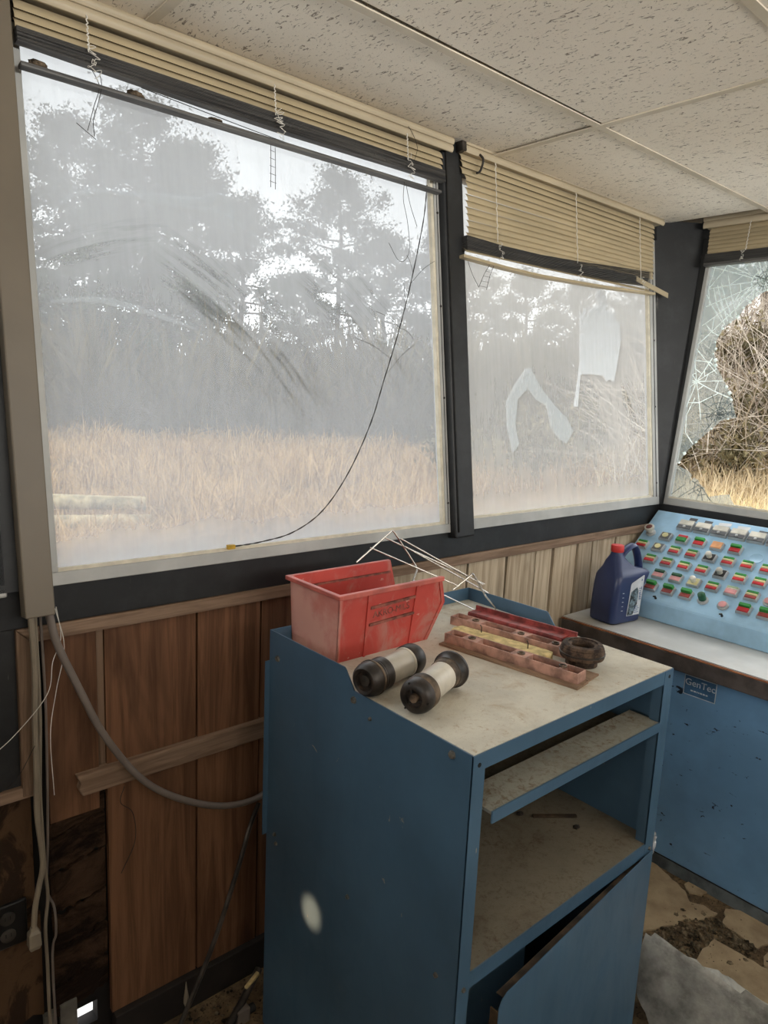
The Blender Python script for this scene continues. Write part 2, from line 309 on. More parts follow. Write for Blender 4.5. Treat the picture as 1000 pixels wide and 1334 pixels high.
    m = N('white_crack_edge'); d = m.n('BsdfTranslucent'); d.inputs[0].default_value = (.92, .97, .95, 1); m.done((240, 246, 244), .3); mx = m.n('MixShader'); mx.inputs[0].default_value = .9; m.l(m.b.outputs[0], mx.inputs[1]); m.l(d.outputs[0], mx.inputs[2]); m.l(mx.outputs[0], m.out.inputs[0]); M['crack'] = m.m
    M['crackdark'] = plain('dark_crack_edge', (92, 104, 104), .3, 0, .1)
mk()

def m_pane(name, base, amp, streaks=(), bottom=.0, col=(196, 199, 202), scrape=.0):
    """dirty glass: clear glass under a film that scatters daylight; x, z are the pane's own metres"""
    m = N(name); s = m.n('SeparateXYZ'); m.l(m.co, s.inputs[0]); X, Zc = s.outputs[0], s.outputs[2]
    d = m.math('ADD', base - amp / 2, m.math('MULTIPLY', m.noise(2.4, 6, .6, None, .5), amp))
    d = m.math('ADD', d, m.ramp(Zc, .5, 1.0, .0, .27))
    d = m.math('ADD', d, m.math('MULTIPLY', m.math('SUBTRACT', m.noise(60, 3, .6, m.vec((1, 1, .12))), .5), .12))
    for (cx, cz, ang, lx, lw, st) in streaks:          # wiped strokes: cleaner bands along a direction
        v = m.vec((1, 1, 1), (0, 0, 0), (-cx, 0, -cz)); r = m.n('VectorRotate', rotation_type='Y_AXIS'); m.l(v, r.inputs['Vector']); r.inputs['Angle'].default_value = ang
        q = m.n('SeparateXYZ'); m.l(r.outputs[0], q.inputs[0])
        e = m.math('ADD', m.math('POWER', m.math('DIVIDE', m.math('ABSOLUTE', q.outputs[0]), lx), 2.), m.math('POWER', m.math('DIVIDE', m.math('ABSOLUTE', q.outputs[2]), lw), 2.))
        mask = m.ramp(e, 1., .25)
        bend = m.n('CombineXYZ'); m.l(q.outputs[0], bend.inputs[0]); m.l(m.math('ADD', q.outputs[2], m.math('MULTIPLY', m.math('POWER', q.outputs[0], 2.), .5)), bend.inputs[2])
        nz = m.noise(30, 4, .65, m.vec((.07, 1, 1), src=bend.outputs[0]), .3)
        fine = m.noise(140, 3, .6, m.vec((.05, 1, 1), src=bend.outputs[0]))
        k = m.math('ADD', m.ramp(nz, .46, .66), m.math('MULTIPLY', m.ramp(fine, .5, .7), .35))
        d = m.math('SUBTRACT', d, m.math('MULTIPLY', m.math('MULTIPLY', mask, k), st))
    if bottom: d = m.math('ADD', d, m.math('MULTIPLY', m.ramp(m.math('ADD', Zc, m.math('MULTIPLY', m.noise(9, 4), .06)), .16, .05), bottom))
    d = m.math('MINIMUM', m.math('MAXIMUM', d, .05), .93)
    tr = m.n('BsdfTransparent'); tr.inputs[0].default_value = (.93, .95, .95, 1)
    tl = m.n('BsdfTranslucent'); tl.inputs[0].default_value = lin(col); df = m.n('BsdfDiffuse'); df.inputs[0].default_value = lin(col)
    m1 = m.n('MixShader'); m1.inputs[0].default_value = .25; m.l(tl.outputs[0], m1.inputs[1]); m.l(df.outputs[0], m1.inputs[2])
    m2 = m.n('MixShader'); m.l(d, m2.inputs[0]); m.l(tr.outputs[0], m2.inputs[1]); m.l(m1.outputs[0], m2.inputs[2]); m.l(m2.outputs[0], m.out.inputs[0])
    m.t.nodes.remove(m.b); return m.m
MAT['pane1'] = m_pane('dirty_pane', .30, .18, [(1.0, .60, math.radians(-43), .36, .15, .2), (1.38, .66, math.radians(-42), .30, .16, .17), (.62, .78, math.radians(20), .2, .05, .12)], .3)
MAT['pane2'] = m_pane('dirtier_pane', .34, .14, [(2.95, .42, math.radians(-60), .2, .08, .2)], .2, (206, 206, 204))
MAT['pane3'] = m_pane('broken_pane_glass', .24, .2, [], .1, (172, 182, 182))
MAT['film'] = m_pane('film_residue', .66, .14, (), 0, (246, 247, 249))
MAT['film2'] = m_pane('thin_film_residue', .42, .2, (), 0, (226, 228, 230))
MAT['smear'] = m_pane('smear_film', .2, .25, (), 0, (226, 228, 230))

# ------------------------------------------------------------------ setting
YA, XB, Z0, CEIL, LEAN = 1.622, 3.149, 1.282, 2.552, math.radians(7.7)
TL = math.tan(LEAN)
FA = dict(loc=(0, YA, Z0), rot=(-LEAN, 0, 0))
RB = (Matrix.Rotation(-PI / 2, 4, 'Z') @ Matrix.Rotation(-LEAN, 4, 'X')).to_euler()
FB = dict(loc=(XB, 0, Z0), rot=RB)
def frame(name, F): return empty(name, F['loc'], F['rot'])
def la(x, n, s): return Vector((x, YA + n * math.cos(LEAN) + s * math.sin(LEAN), Z0 - n * math.sin(LEAN) + s * math.cos(LEAN)))   # wall A local -> world

X0, X1, Y0 = -2.6, 3.16, -3.0
# floor and rubble
MB().box((X0, Y0, -.15), (X1 + .1, 1.75, 0)).build('floor', MAT['floor'], kind='structure')
# lower wall under the long windows: dark backing (with the chewed hole low in it) and upright boards
b = MB()
b.box((X0, 1.662, -.15), (.488, 1.70, 1.27)).box((.542, 1.662, -.15), (3.3, 1.70, 1.27)).box((.488, 1.662, .146), (.542, 1.70, 1.27)).box((.488, 1.662, -.15), (.542, 1.70, .085))
wall_far = b.build('wall_far', MAT['back'], kind='structure')
b = MB(); br = MB(); edges = [(.438, .552, .70, 1.158), (.572, .806, .105, 1.158), (.811, .997, .105, 1.158), (1.003, 1.21, .105, 1.158), (1.214, 1.45, .105, 1.158), (1.455, 1.66, .105, 1.158), (1.665, 1.838, .105, 1.158), (1.846, 2.05, .105, 1.158), (2.066, 2.235, .105, 1.158), (2.24, 2.345, .105, 1.158), (2.35, 2.50, .105, 1.158), (2.52, 2.62, .105, 1.158), (2.635, 2.80, .105, 1.158), (2.81, 3.1, .105, 1.158)]
for i, (a, c, z0, z1) in enumerate(edges):
    j = rnd.uniform(-.004, .004); w_ = [rnd.uniform(-.004, .004) for _ in range(4)]
    n = 6; poly = []
    for k in range(n + 1): poly.append((a + (rnd.uniform(-.003, .003) if x_ > 1.6 else 0) if (x_ := a) else a, 1.640 + j, z0 + (z1 - z0) * k / n))
    for k in range(n, -1, -1): poly.append((c + (rnd.uniform(-.004, .003) if a > 1.6 else 0), 1.640 + j, z0 + (z1 - z0) * k / n))
    (br if a > 1.4 else b).prism(poly, (0, .016, 0))
b.build('wall_far_boards', MAT['plank'], wall_far)
br.build('wall_far_pale_boards', MAT['plankr'], wall_far)
b = MB().box((.555, 1.646, .78), (.571, 1.66, 1.158)); b.build('wall_far_batten', MAT['stile'], wall_far)
# rotten strip: cracked, ragged cross boards
b = MB(); zs = [.70, .655, .56, .445, .345, .25, .165]
def ragged(x0, x1, ztop, zbot, y, n=16, tilt=.0, amp=.006):
    top = []; bot = []
    for k in range(n + 1):
        t = k / n; x = x0 + (x1 - x0) * t; top.append((x, y + rnd.uniform(-.004, .004), ztop + tilt * t + rnd.uniform(-amp, amp))); bot.append((x, y + rnd.uniform(-.004, .004), zbot + tilt * t + rnd.uniform(-amp, amp)))
    return top, bot
for k in range(len(zs) - 1):
    g = [.003, .006, .010, .016, .004, .003][k]
    tp, bt = ragged(.436, .566, zs[k] - g * .5, zs[k + 1] + g * .5, 1.646, 16, .03, .005)
    b.prism(tp + bt[::-1], (0, .012, 0))
b.build('wall_far_rotten_boards', MAT['rot'], wall_far)
b = MB(); tp, bt = ragged(-.6, .40, .79, .50, 1.648, 40, 0, .012); b.prism(tp + bt[::-1], (0, .01, 0)); tp, bt = ragged(-.6, .41, .47, .20, 1.648, 40, 0, .01); b.prism(tp + bt[::-1], (0, .01, 0)); tp, bt = ragged(-.6, .40, .505, .465, 1.654, 20, 0, .003); b.prism(tp + bt[::-1], (0, .006, 0))
b.build('wall_far_peeling_plywood', MAT['peel'], wall_far)
b = MB().box((.408, 1.640, .11), (.434, 1.655, .19)).box((.445, 1.640, .085), (.485, 1.655, .20)); b.build('wall_far_grey_shims', plain('grey_shim_wood', (120, 116, 108), .9), wall_far)
# black painted band under the windows, black side panel
MB().box((.30, 1.628, 1.193), (3.14, 1.664, 1.284)).build('trim_1', MAT['black'], kind='structure', bevel=.003)
MB().box((X0, 1.634, .80), (.385, 1.662, 1.30)).build('trim_2', MAT['black'], kind='structure')
# bare timber rail, mitred corner and stile, lower stub, mid rail, black baseboard
b = MB().prism([(.377, 1.619, 1.194), (3.05, 1.619, 1.194), (3.05, 1.619, 1.160), (.413, 1.619, 1.160)], (0, .03, 0)); b.build('trim_3', MAT['rail'], kind='structure', bevel=.003)
b = MB().prism([(.377, 1.619, 1.193), (.412, 1.619, 1.159), (.412, 1.619, .80), (.377, 1.619, .80)], (0, .03, 0)); b.build('trim_4', MAT['stile'], kind='structure', bevel=.003)
b = MB().box((-.4, 1.621, .794), (.402, 1.645, .822)); b.build('trim_5', MAT['rail'], kind='structure', bevel=.003)
b = MB().prism([(.495, 1.618, .809), (2.4, 1.618, .809), (2.4, 1.618, .755), (.507, 1.618, .755), (.498, 1.618, .775), (.503, 1.618, .79)], (0, .03, 0)); b.build('trim_6', MAT['rail'], kind='structure', bevel=.003)
MB().box((.575, 1.622, 0), (2.42, 1.655, .102)).build('baseboard_far', plain('black_baseboard', (40, 34, 30), .8), kind='structure', bevel=.003)
# side wall under the broken window
b = MB().box((XB - .03, Y0, -.15), (XB + .05, 1.66, 1.15)); b.build('wall_right', MAT['back'], kind='structure')
MB().box((XB - .012, -1.2, 1.15), (XB + .05, 1.63, 1.284)).build('trim_7', MAT['black'], kind='structure', bevel=.003)
# walls behind the camera with window openings sized for the light they let in
b = MB().box((X0, Y0 - .1, 0), (X1, Y0, 1.9)).box((X0, Y0 - .1, 2.4), (X1, Y0, CEIL + .1)).box((X0, Y0 - .1, 1.9), (-.3, Y0, 2.4)).box((2.9, Y0 - .1, 1.9), (X1, Y0, 2.4)); b.build('wall_near', MAT['plaster'], kind='structure')
b = MB().box((X0 - .1, Y0 - .1, 0), (X0, 1.7, 1.9)).box((X0 - .1, Y0 - .1, 2.4), (X0, 1.8, CEIL + .1)).box((X0 - .1, Y0 - .1, 1.9), (X0, -1.9, 2.4)).box((X0 - .1, .3, 1.9), (X0, 1.8, 2.4)); b.build('wall_left', MAT['plaster'], kind='structure')

# upper wall of the long side: black mullions, head
fA = frame('wall_far_upper', FA); fA['kind'] = 'structure'
b = MB().box((.300, -.012, 0), (.452, .05, 1.29)); b.build('mullion', MAT['black'], fA)
b = MB().box((1.722, -.03, -.02), (1.815, .05, 1.29)); b.build('mullion', MAT['black'], fA, bevel=.006)
b = MB().box((1.732, -.036, 0), (1.736, -.028, 1.28)); b.build('mullion_groove', MAT['rubber'], fA)
b = MB().box((-2.6, -.012, 1.20), (3.2, .05, 1.30)); b.build('head', MAT['black'], fA)
b = MB().box((-2.6, -.012, 0), (-.75, .05, 1.29)); b.build('wall_far_left', MAT['black'], fA)
# corner post: a tapering black panel between the two leaning planes
def wb(y, n, s): return Vector((XB + n * math.cos(LEAN) + s * math.sin(LEAN), y, Z0 - n * math.sin(LEAN) + s * math.cos(LEAN)))
TOP = (CEIL + .01 - Z0) / math.cos(LEAN)
b = MB(); p0 = [la(3.113, -.004, 0), wb(1.614, -.004, 0)]; p1 = [la(3.113, -.004, TOP), wb(1.614 + .03, -.004, TOP)]
q0 = [p + Vector((.09, .09, 0)) for p in p0]; q1 = [p + Vector((.09, .09, 0)) for p in p1]
b.loft([[p0[0], p0[1], q0[1], q0[0]], [p1[0], p1[1], q1[1], q1[0]]])
b.prism([la(3.135, -.0, -.09), la(3.14, 0, 0), wb(1.60, 0, 0), wb(1.60, 0, -.09)], (.05, .05, 0))
b.build('trim_8', MAT['black'], kind='structure')
fB = frame('wall_right_upper', FB); fB['kind'] = 'structure'
b = MB().box((-1.66, -.004, 0), (-1.612, .05, 1.3)); b.build('post', MAT['black'], fB)
b = MB().box((-1.66, -.012, 1.22), (1.4, .05, 1.32)); b.build('head', MAT['black'], fB)
b = MB().box((.62, -.012, 0), (1.4, .05, 1.3)); b.build('wall_right_near', MAT['black'], fB)

# ceiling: lay-in tiles on a painted grid
XL = [-2.923, -1.703, -.483, .737, 1.957, 3.177]; YL = [1.795, 1.335, .742, .149, -.444, -1.037, -1.63, -2.223, -2.816]
ceil = MB().box((X0 - .1, Y0 - .1, CEIL + .05), (3.5, 2.0, CEIL + .12)).build('ceiling', MAT['back'], kind='structure')
for i in range(len(XL) - 1):
    for j in range(len(YL) - 1):
        x0, x1, y1, y0 = max(XL[i], X0), min(XL[i + 1], 3.34), YL[j], max(YL[j + 1], Y0)
        M_ = Matrix.Identity(4)
        if (i, j) == (3, 1): M_ = Matrix.Translation((x0, y0, 0)) @ Matrix.Rotation(math.radians(.10), 4, 'Y').inverted() @ Matrix.Rotation(math.radians(.35), 4, 'X').inverted() @ Matrix.Translation((-x0, -y0, 0))
        if (i, j) == (3, 1): M_ = Matrix.Translation((x1, y1, 0)) @ Matrix.Rotation(math.radians(.22), 4, 'Y') @ Matrix.Rotation(math.radians(.3), 4, 'X') @ Matrix.Translation((-x1, -y1, 0))
        if (i, j) == (3, 0): M_ = Matrix.Translation((0, 0, .004))
        MB().box((x0 + .004, y0 + .004, CEIL + .002), (x1 - .004, y1 - .004, CEIL + .018), M_).build('ceiling_tile', MAT['tile'], ceil)
for x in XL[1:-1]: MB().box((x - .012, Y0, CEIL - .003), (x + .012, 1.795, CEIL + .001)).build('grid_bar', MAT['tbar'], ceil)
for y in YL[1:]: MB().box((X0, y - .012, CEIL - .002), (3.34, y + .012, CEIL + .0015)).build('grid_bar', MAT['tbar'], ceil)

# ------------------------------------------------------------------ windows
def window(name, F, x0, x1, s1, t, bot, pane_mat, left=True):
    f = frame(name, F); f['kind'] = 'structure'
    b = MB().box((x0, -.006, 0), (x1, .03, bot)); b.box((x1 - t, -.006, bot), (x1, .03, s1))
    if left: b.box((x0, -.006, bot), (x0 + t * .75, .03, s1))
    b.box((x0, -.006, s1 - .03), (x1, .03, s1)); b.build('window_frame', MAT['alu'], f, bevel=.002)
    b = MB().box((x1 - t - .012, -.002, bot), (x1 - t, .012, s1 - .03)).box((x0 + t * .75 if left else x0, -.002, bot - .001), (x1 - t, .012, bot + .008)); b.build('glazing_bead', MAT['cream_seal'], f)
    b = MB().box((x1 - t * .55, -.008, bot), (x1 - t * .5, -.005, s1 - .03)); b.build('frame_groove', MAT['rubber'], f)
    b = MB()
    for s in (.45, .75, .10, 1.05): b.lathe([(.004, 0), (.004, .002), (.002, .003)], (x1 - t * .45, -.006, s), (0, -1, 0), 10)
    b.build('screw', MAT['rubber'], f, smooth=True)
    if pane_mat:
        MB().box((x0 + (t * .6 if left else 0), .012, bot - .004), (x1 - t * .9, .016, s1 - .02)).build('pane', pane_mat, f)
    return f
w1 = window('window_1', FA, .452, 1.722, 1.27, .022, .03, MAT['pane1'])
w2 = window('window_2', FA, 1.80, 3.116, 1.27, .05, .037, MAT['pane2'], False)
w4 = window('window_3', FB, -1.612, .62, 1.27, .024, .032, None)
w3 = frame('window_4', FA); w3['kind'] = 'structure'
MB().box((-.75, -.004, .012), (.345, .0, 1.25)).build('pane', MAT['pane2'], w3)
b = MB().box((-.75, -.012, -.01), (.362, .006, .013)).box((.345, -.012, .013), (.362, .006, 1.25)); b.build('window_frame', MAT['alu'], w3, bevel=.004)
MB().box((.30, -.026, .205), (.360, -.012, .217)).build('latch', MAT['raceway'], w3, bevel=.003)

def flat(poly, y, th=.0006):
    b = MB(); b.prism([(x, y, s) for x, s in poly], (0, th, 0)); return b
# smears and old film left on the panes
def ribbon(pts, wd, y):
    P = smooth_path([(x, y, s) for x, s in pts], 5); vs = []; fs = []
    for i, p in enumerate(P):
        t = (P[min(i + 1, len(P) - 1)] - P[max(i - 1, 0)]).normalized(); nn = Vector((-t.z, 0, t.x)); k = wd * (.35 + .65 * math.sin(PI * (i + .5) / len(P))) * rnd.uniform(.7, 1.2)
        vs += [p + nn * k / 2, p - nn * k / 2]
        if i: fs.append((2*i-2, 2*i-1, 2*i+1, 2*i))
    return MB().add(vs, fs)
b = MB()
for pts, wd in (([(.50, .80), (.56, .87), (.66, .90), (.80, .90), (.93, .905), (1.02, .87), (1.15, .80)], .012), ([(.50, .63), (.60, .645), (.70, .635), (.85, .60)], .016), ([(.72, .91), (.86, .92), (.95, .945), (.97, .86)], .022), ([(1.44, .63), (1.52, .61), (1.60, .57)], .01)):
    r_ = ribbon(pts, wd, .0175); b.add(r_.v, r_.f)
b.build('smear', MAT['smear'], w1, fix=False)
b = flat([(2.545, .86), (2.558, .80), (2.57, .845), (2.60, .835), (2.65, .855), (2.68, .86), (2.655, .90), (2.67, .925), (2.70, .93), (2.735, .905), (2.745, .85), (2.80, .84), (2.84, .80), (2.855, .74), (2.83, .66), (2.79, .55), (2.755, .56), (2.73, .55), (2.70, .575), (2.60, .575), (2.54, .57), (2.515, .44), (2.485, .44), (2.50, .49), (2.535, .62)], .0175)
b.build('film_residue', MAT['film'], w2)
b = flat([(2.18, .575), (2.12, .52), (2.06, .45), (2.06, .36), (2.09, .26), (2.13, .29), (2.11, .36), (2.13, .46), (2.19, .50), (2.24, .46), (2.30, .44), (2.33, .35), (2.38, .31), (2.43, .29), (2.48, .34), (2.44, .39), (2.36, .44), (2.28, .50), (2.21, .58)], .0175)
b.build('film_residue', MAT['film2'], w2)

# broken pane: what is left of the glass round the hole, its cracks
HOLE = [(-1.323, .975), (-1.367, .952), (-1.392, .925), (-1.416, .902), (-1.431, .863), (-1.462, .842), (-1.49, .815), (-1.513, .754), (-1.505, .725), (-1.512, .702), (-1.496, .675), (-1.491, .651), (-1.474, .622), (-1.457, .6), (-1.440, .575), (-1.426, .556), (-1.408, .53), (-1.395, .499), (-1.361, .42), (-1.395, .415), (-1.428, .402), (-1.459, .366), (-1.518, .302), (-1.562, .246), (-1.579, .201)]
UP = [(-1.596, .201), (-1.596, 1.25), (.6, 1.25), (.6, .03), (-.35, .03), (-.42, .2), (-.5, .42), (-.55, .7), (-.7, .86), (-.86, .98), (-1.05, 1.0), (-1.2, .985)] + HOLE
LOW = [(-1.596, .19), (-1.576, .184), (-1.537, .17), (-1.512, .152), (-1.514, .127), (-1.535, .103), (-1.498, .139), (-1.479, .131), (-1.465, .112), (-1.445, .1), (-1.432, .078), (-1.417, .062), (-1.372, .076), (-1.33, .085), (-1.316, .06), (-1.303, .045), (-1.266, .043), (-1.24, .047), (-1.203, .04), (-1.18, .044), (-1.156, .038), (-1.0, .036), (-.9, .028), (-1.596, .028)]
flat(UP, .012, .004).build('pane', MAT['pane3'], w4)
flat(LOW, .012, .004).build('pane', MAT['pane3'], w4)
def inside(p, poly):
    x, y = p; c = False; n = len(poly)
    for i in range(n):
        (x1, y1), (x2, y2) = poly[i], poly[i - 1]
        if (y1 > y) != (y2 > y) and x < (x2 - x1) * (y - y1) / (y2 - y1) + x1: c = not c
    return c
def crackset(poly, lines, wd, yy=.0112):
    b = MB()
    for pts in lines:
        for (a, c) in zip(pts, pts[1:]):
            n = max(1, int(math.dist(a, c) / .012))
            for k in range(n):
                p = (a[0] + (c[0] - a[0]) * k / n, a[1] + (c[1] - a[1]) * k / n); q = (a[0] + (c[0] - a[0]) * (k + 1) / n, a[1] + (c[1] - a[1]) * (k + 1) / n)
                if inside(p, poly) and inside(q, poly): t_ = Vector((q[0] - p[0], 0, q[1] - p[1])).normalized(); n_ = Vector((-t_.z, 0, t_.x)) * wd * rnd.uniform(.25, .6); P_ = Vector((p[0], yy, p[1])); Q_ = Vector((q[0], yy, q[1])); b.add([P_ - n_, Q_ - n_, Q_ + n_, P_ + n_], [(0, 1, 2, 3)])
    return b
def web(c, rays, rmax, rings, r_):
    L = []; P = []
    for k in range(rays):
        a = 2 * PI * k / rays + r_.uniform(-.12, .12); pts = [c]; x, y = c; aa = a
        for i in range(9):
            aa += r_.uniform(-.05, .05); x += math.cos(aa) * rmax / 9; y += math.sin(aa) * rmax / 9; pts.append((x, y))
        L.append(pts); P.append(pts)
    for i in rings:
        for k in range(rays):
            if r_.random() < .8: L.append([P[k][i], P[(k + 1) % rays][min(9, max(1, i + r_.choice((0, 0, 1))))]])
    return L
rc = random.Random(3)
Lw = web((-1.355, 1.013), 20, .42, (1, 1, 2, 4, 5, 6, 8), rc) + web((-1.566, .575), 11, .18, (2, 5), rc)
Ld = web((-1.437, .43), 14, .10, (1, 2, 3, 5), rc) + web((-1.345, 1.02), 12, .05, (2, 4, 6), rc)
Lw += [[(-1.56, .50), (-1.585, .42), (-1.575, .34), (-1.53, .29)], [(-1.59, .97), (-1.56, .92), (-1.50, .845)], [(-1.565, 1.0), (-1.54, .93), (-1.485, .83)], [(-1.55, 1.01), (-1.52, .94), (-1.475, .845)], [(-1.535, 1.02), (-1.505, .95), (-1.46, .86)], [(-1.51, 1.05), (-1.475, .95), (-1.44, .87)]]
Lw += [[h for h in HOLE[:20]]]
crackset(UP, Lw, .0044, .0108).build('crack', MAT['crack'], w4)
crackset(UP, Ld, .003).build('crack', MAT['crackdark'], w4)
crackset(LOW, [[(-1.59, .05), (-1.50, .137)], [(-1.56, .035), (-1.47, .11)], [(-1.47, .125), (-1.44, .04)], [(-1.42, .06), (-1.38, .03)]] + web((-1.455, .1), 7, .07, (3, 5), rc), .003).build('crack', MAT['crackdark'], w4)
b = MB()                                            # glints of broken edge
for (x, s) in HOLE:
    if rc.random() < .75: k = rc.uniform(.004, .012); b.prism([(x - k, .010, s), (x, .010, s + k * .7), (x + k * .6, .010, s - k * .2), (x - k * .2, .010, s - k)], (0, .008, 0))
b.build('chipped_edge', MAT['crack'], w4)

# ------------------------------------------------------------------ things outside
G = -1.2
def ss(a, b, x): t = np.clip((x - a) / (b - a), 0, 1); return t * t * (3 - 2 * t)
def ground(x, y):
    x = np.asarray(x, float); y = np.asarray(y, float); r = np.hypot(x, y); az = np.degrees(np.arctan2(x, y))
    h = G + .12 * np.sin(x * .5 + 1.3) * np.sin(y * .42) + .08 * np.sin(x * 1.3 + y * .9)
    h = h + ss(54, 67, az) * (ss(13, 34, r) * 6.0) + ss(30, 70, r) * .8
    return h
az = np.radians(np.linspace(-40, 125, 120)); rr = np.geomspace(3.2, 260, 90)
A_, R_ = np.meshgrid(az, rr, indexing='ij'); gx, gy = R_ * np.sin(A_), R_ * np.cos(A_)
V = np.stack([gx, gy, ground(gx, gy) - .05], -1).reshape(-1, 3); nR = len(rr)
Fq = np.array([(i * nR + j, i * nR + j + 1, (i + 1) * nR + j + 1, (i + 1) * nR + j) for i in range(len(az) - 1) for j in range(nR - 1)])[:, ::-1]
tag(npmesh('ground', V, Fq, MAT['ground'], kind='structure', smooth=True))
rg = np.random.default_rng(5)
def blades(n, azr, rr_, hr, wr, lean, seed, rpow=1.0, drop=None):
    g = np.random.default_rng(seed)
    a = np.radians(g.uniform(*azr, n)); u = g.uniform(0, 1, n); r = rr_[0] * (rr_[1] / rr_[0]) ** (u ** rpow)
    x, y = r * np.sin(a), r * np.cos(a)
    if drop is not None: k = drop(x, y, g); x, y, r = x[k], y[k], r[k]; n = len(x)
    z = ground(x, y) - .05
    clump = .7 + .5 * np.sin(x * .9 + 2 * np.sin(y * .37)) * np.sin(y * .7 + 1.5 * np.sin(x * .31))
    h = g.uniform(*hr, n) * clump; wd = g.uniform(*wr, n) * (1 + r / 22)
    th = g.uniform(0, 2 * PI, n); bd = np.abs(g.normal(0, lean, n)) + .05; ph = th + g.normal(0, .8, n)
    dx, dy = np.cos(ph) * bd * h, np.sin(ph) * bd * h; px, py = -np.sin(th), np.cos(th)
    P = np.zeros((n, 5, 3)); 
    for k, (t, ww) in enumerate(((0, 1), (0, -1), (.55, .8), (.55, -.8), (1, 0))):
        P[:, k, 0] = x + dx * t ** 2 + px * wd * ww; P[:, k, 1] = y + dy * t ** 2 + py * wd * ww; P[:, k, 2] = z + h * t * (1 - .25 * bd * t)
    base = np.arange(n)[:, None] * 5
    F = np.concatenate([base + np.array([0, 1, 3]), base + np.array([0, 3, 2]), base + np.array([2, 3, 4])])
    return P.reshape(-1, 3), F
V, F_ = blades(90000, (-2, 63.5), (6, 75), (.45, 1.3), (.005, .014), .95, 1, .9); tag(npmesh('dry_reeds', V, F_, MAT['reed'], kind='stuff'), 'tan dry marsh reeds filling the field beyond the long windows', 'reeds')
V, F_ = blades(42000, (58, 92), (9, 17), (.5, 1.0), (.004, .009), .35, 2); tag(npmesh('yellow_grass', V, F_, MAT['ygrass'], kind='stuff'), 'straw yellow grass at the foot of the bank seen through the broken pane', 'grass')
V, F_ = blades(21000, (58, 92), (15, 25), (.6, 1.3), (.005, .012), .5, 4); tag(npmesh('bank_reeds', V, F_, MAT['breed'], kind='stuff'), 'tall brownish grass on the slope behind the yellow grass', 'grass')
# tangle of bare twigs on the bank
def twigs(n, azr, rr_, hr, seed, rad, lean=.7):
    g = np.random.default_rng(seed); Vs = []; Fs = []; off = 0; ns = 5
    for _ in range(n):
        a = math.radians(g.uniform(*azr)); r = g.uniform(*rr_); p = np.array([r * math.sin(a), r * math.cos(a), 0.]); p[2] = float(ground(p[0], p[1])) + g.uniform(-.1, .9)
        d = g.normal(0, lean, 3); d[2] = abs(d[2]) * .6 + g.uniform(.1, 1.0); d /= np.linalg.norm(d); L = g.uniform(*hr); w0 = g.uniform(*rad); pts = []
        for k in range(ns + 1):
            pts.append(p.copy()); d = d + g.normal(0, .16, 3) - np.array([0, 0, .05]); d /= np.linalg.norm(d); p = p + d * L / ns
        for k, q in enumerate(pts):
            rad_ = w0 * (1 - .75 * k / ns); u = np.cross(d, [0.3, 0.5, 0.8]); u /= np.linalg.norm(u); v = np.cross(d, u)
            for m_ in range(3): Vs.append(q + (u * math.cos(2.094 * m_) + v * math.sin(2.094 * m_)) * rad_)
        for k in range(ns):
            for m_ in range(3): Fs.append((off + k*3+m_, off + k*3+(m_+1)%3, off + (k+1)*3+(m_+1)%3, off + (k+1)*3+m_))
        off += 3 * (ns + 1)
    return np.array(Vs), np.array(Fs)
V, F_ = twigs(5200, (59, 92), (18.5, 33), (1.2, 4.2), 11, (.006, .022)); tag(npmesh('bare_brush', V, F_, MAT['twig'], kind='stuff'), 'tangle of bare pale branches on the bank above the grass', 'brush')
V, F_ = twigs(170, (64.5, 92), (20, 29), (2.5, 5.5), 14, (.010, .022), .8); tag(npmesh('fallen_branches', V, F_, MAT['palebranch'], kind='stuff'), 'long pale bare branches lying through the brush on the bank', 'branches')
V, F_ = twigs(5200, (-2, 64), (36, 60), (2.0, 6.5), 12, (.012, .035)); tag(npmesh('undergrowth', V, F_, MAT['greytwig'], kind='stuff'), 'grey bare undergrowth along the far edge of the reed field', 'undergrowth')
V, F_ = blades(34000, (-2, 64), (40, 62), (2.0, 7.5), (.03, .07), .35, 9); tag(npmesh('edge_thicket', V, F_, MAT['bushleaf'], kind='stuff'), 'dull olive thicket in front of the pine trees', 'thicket')

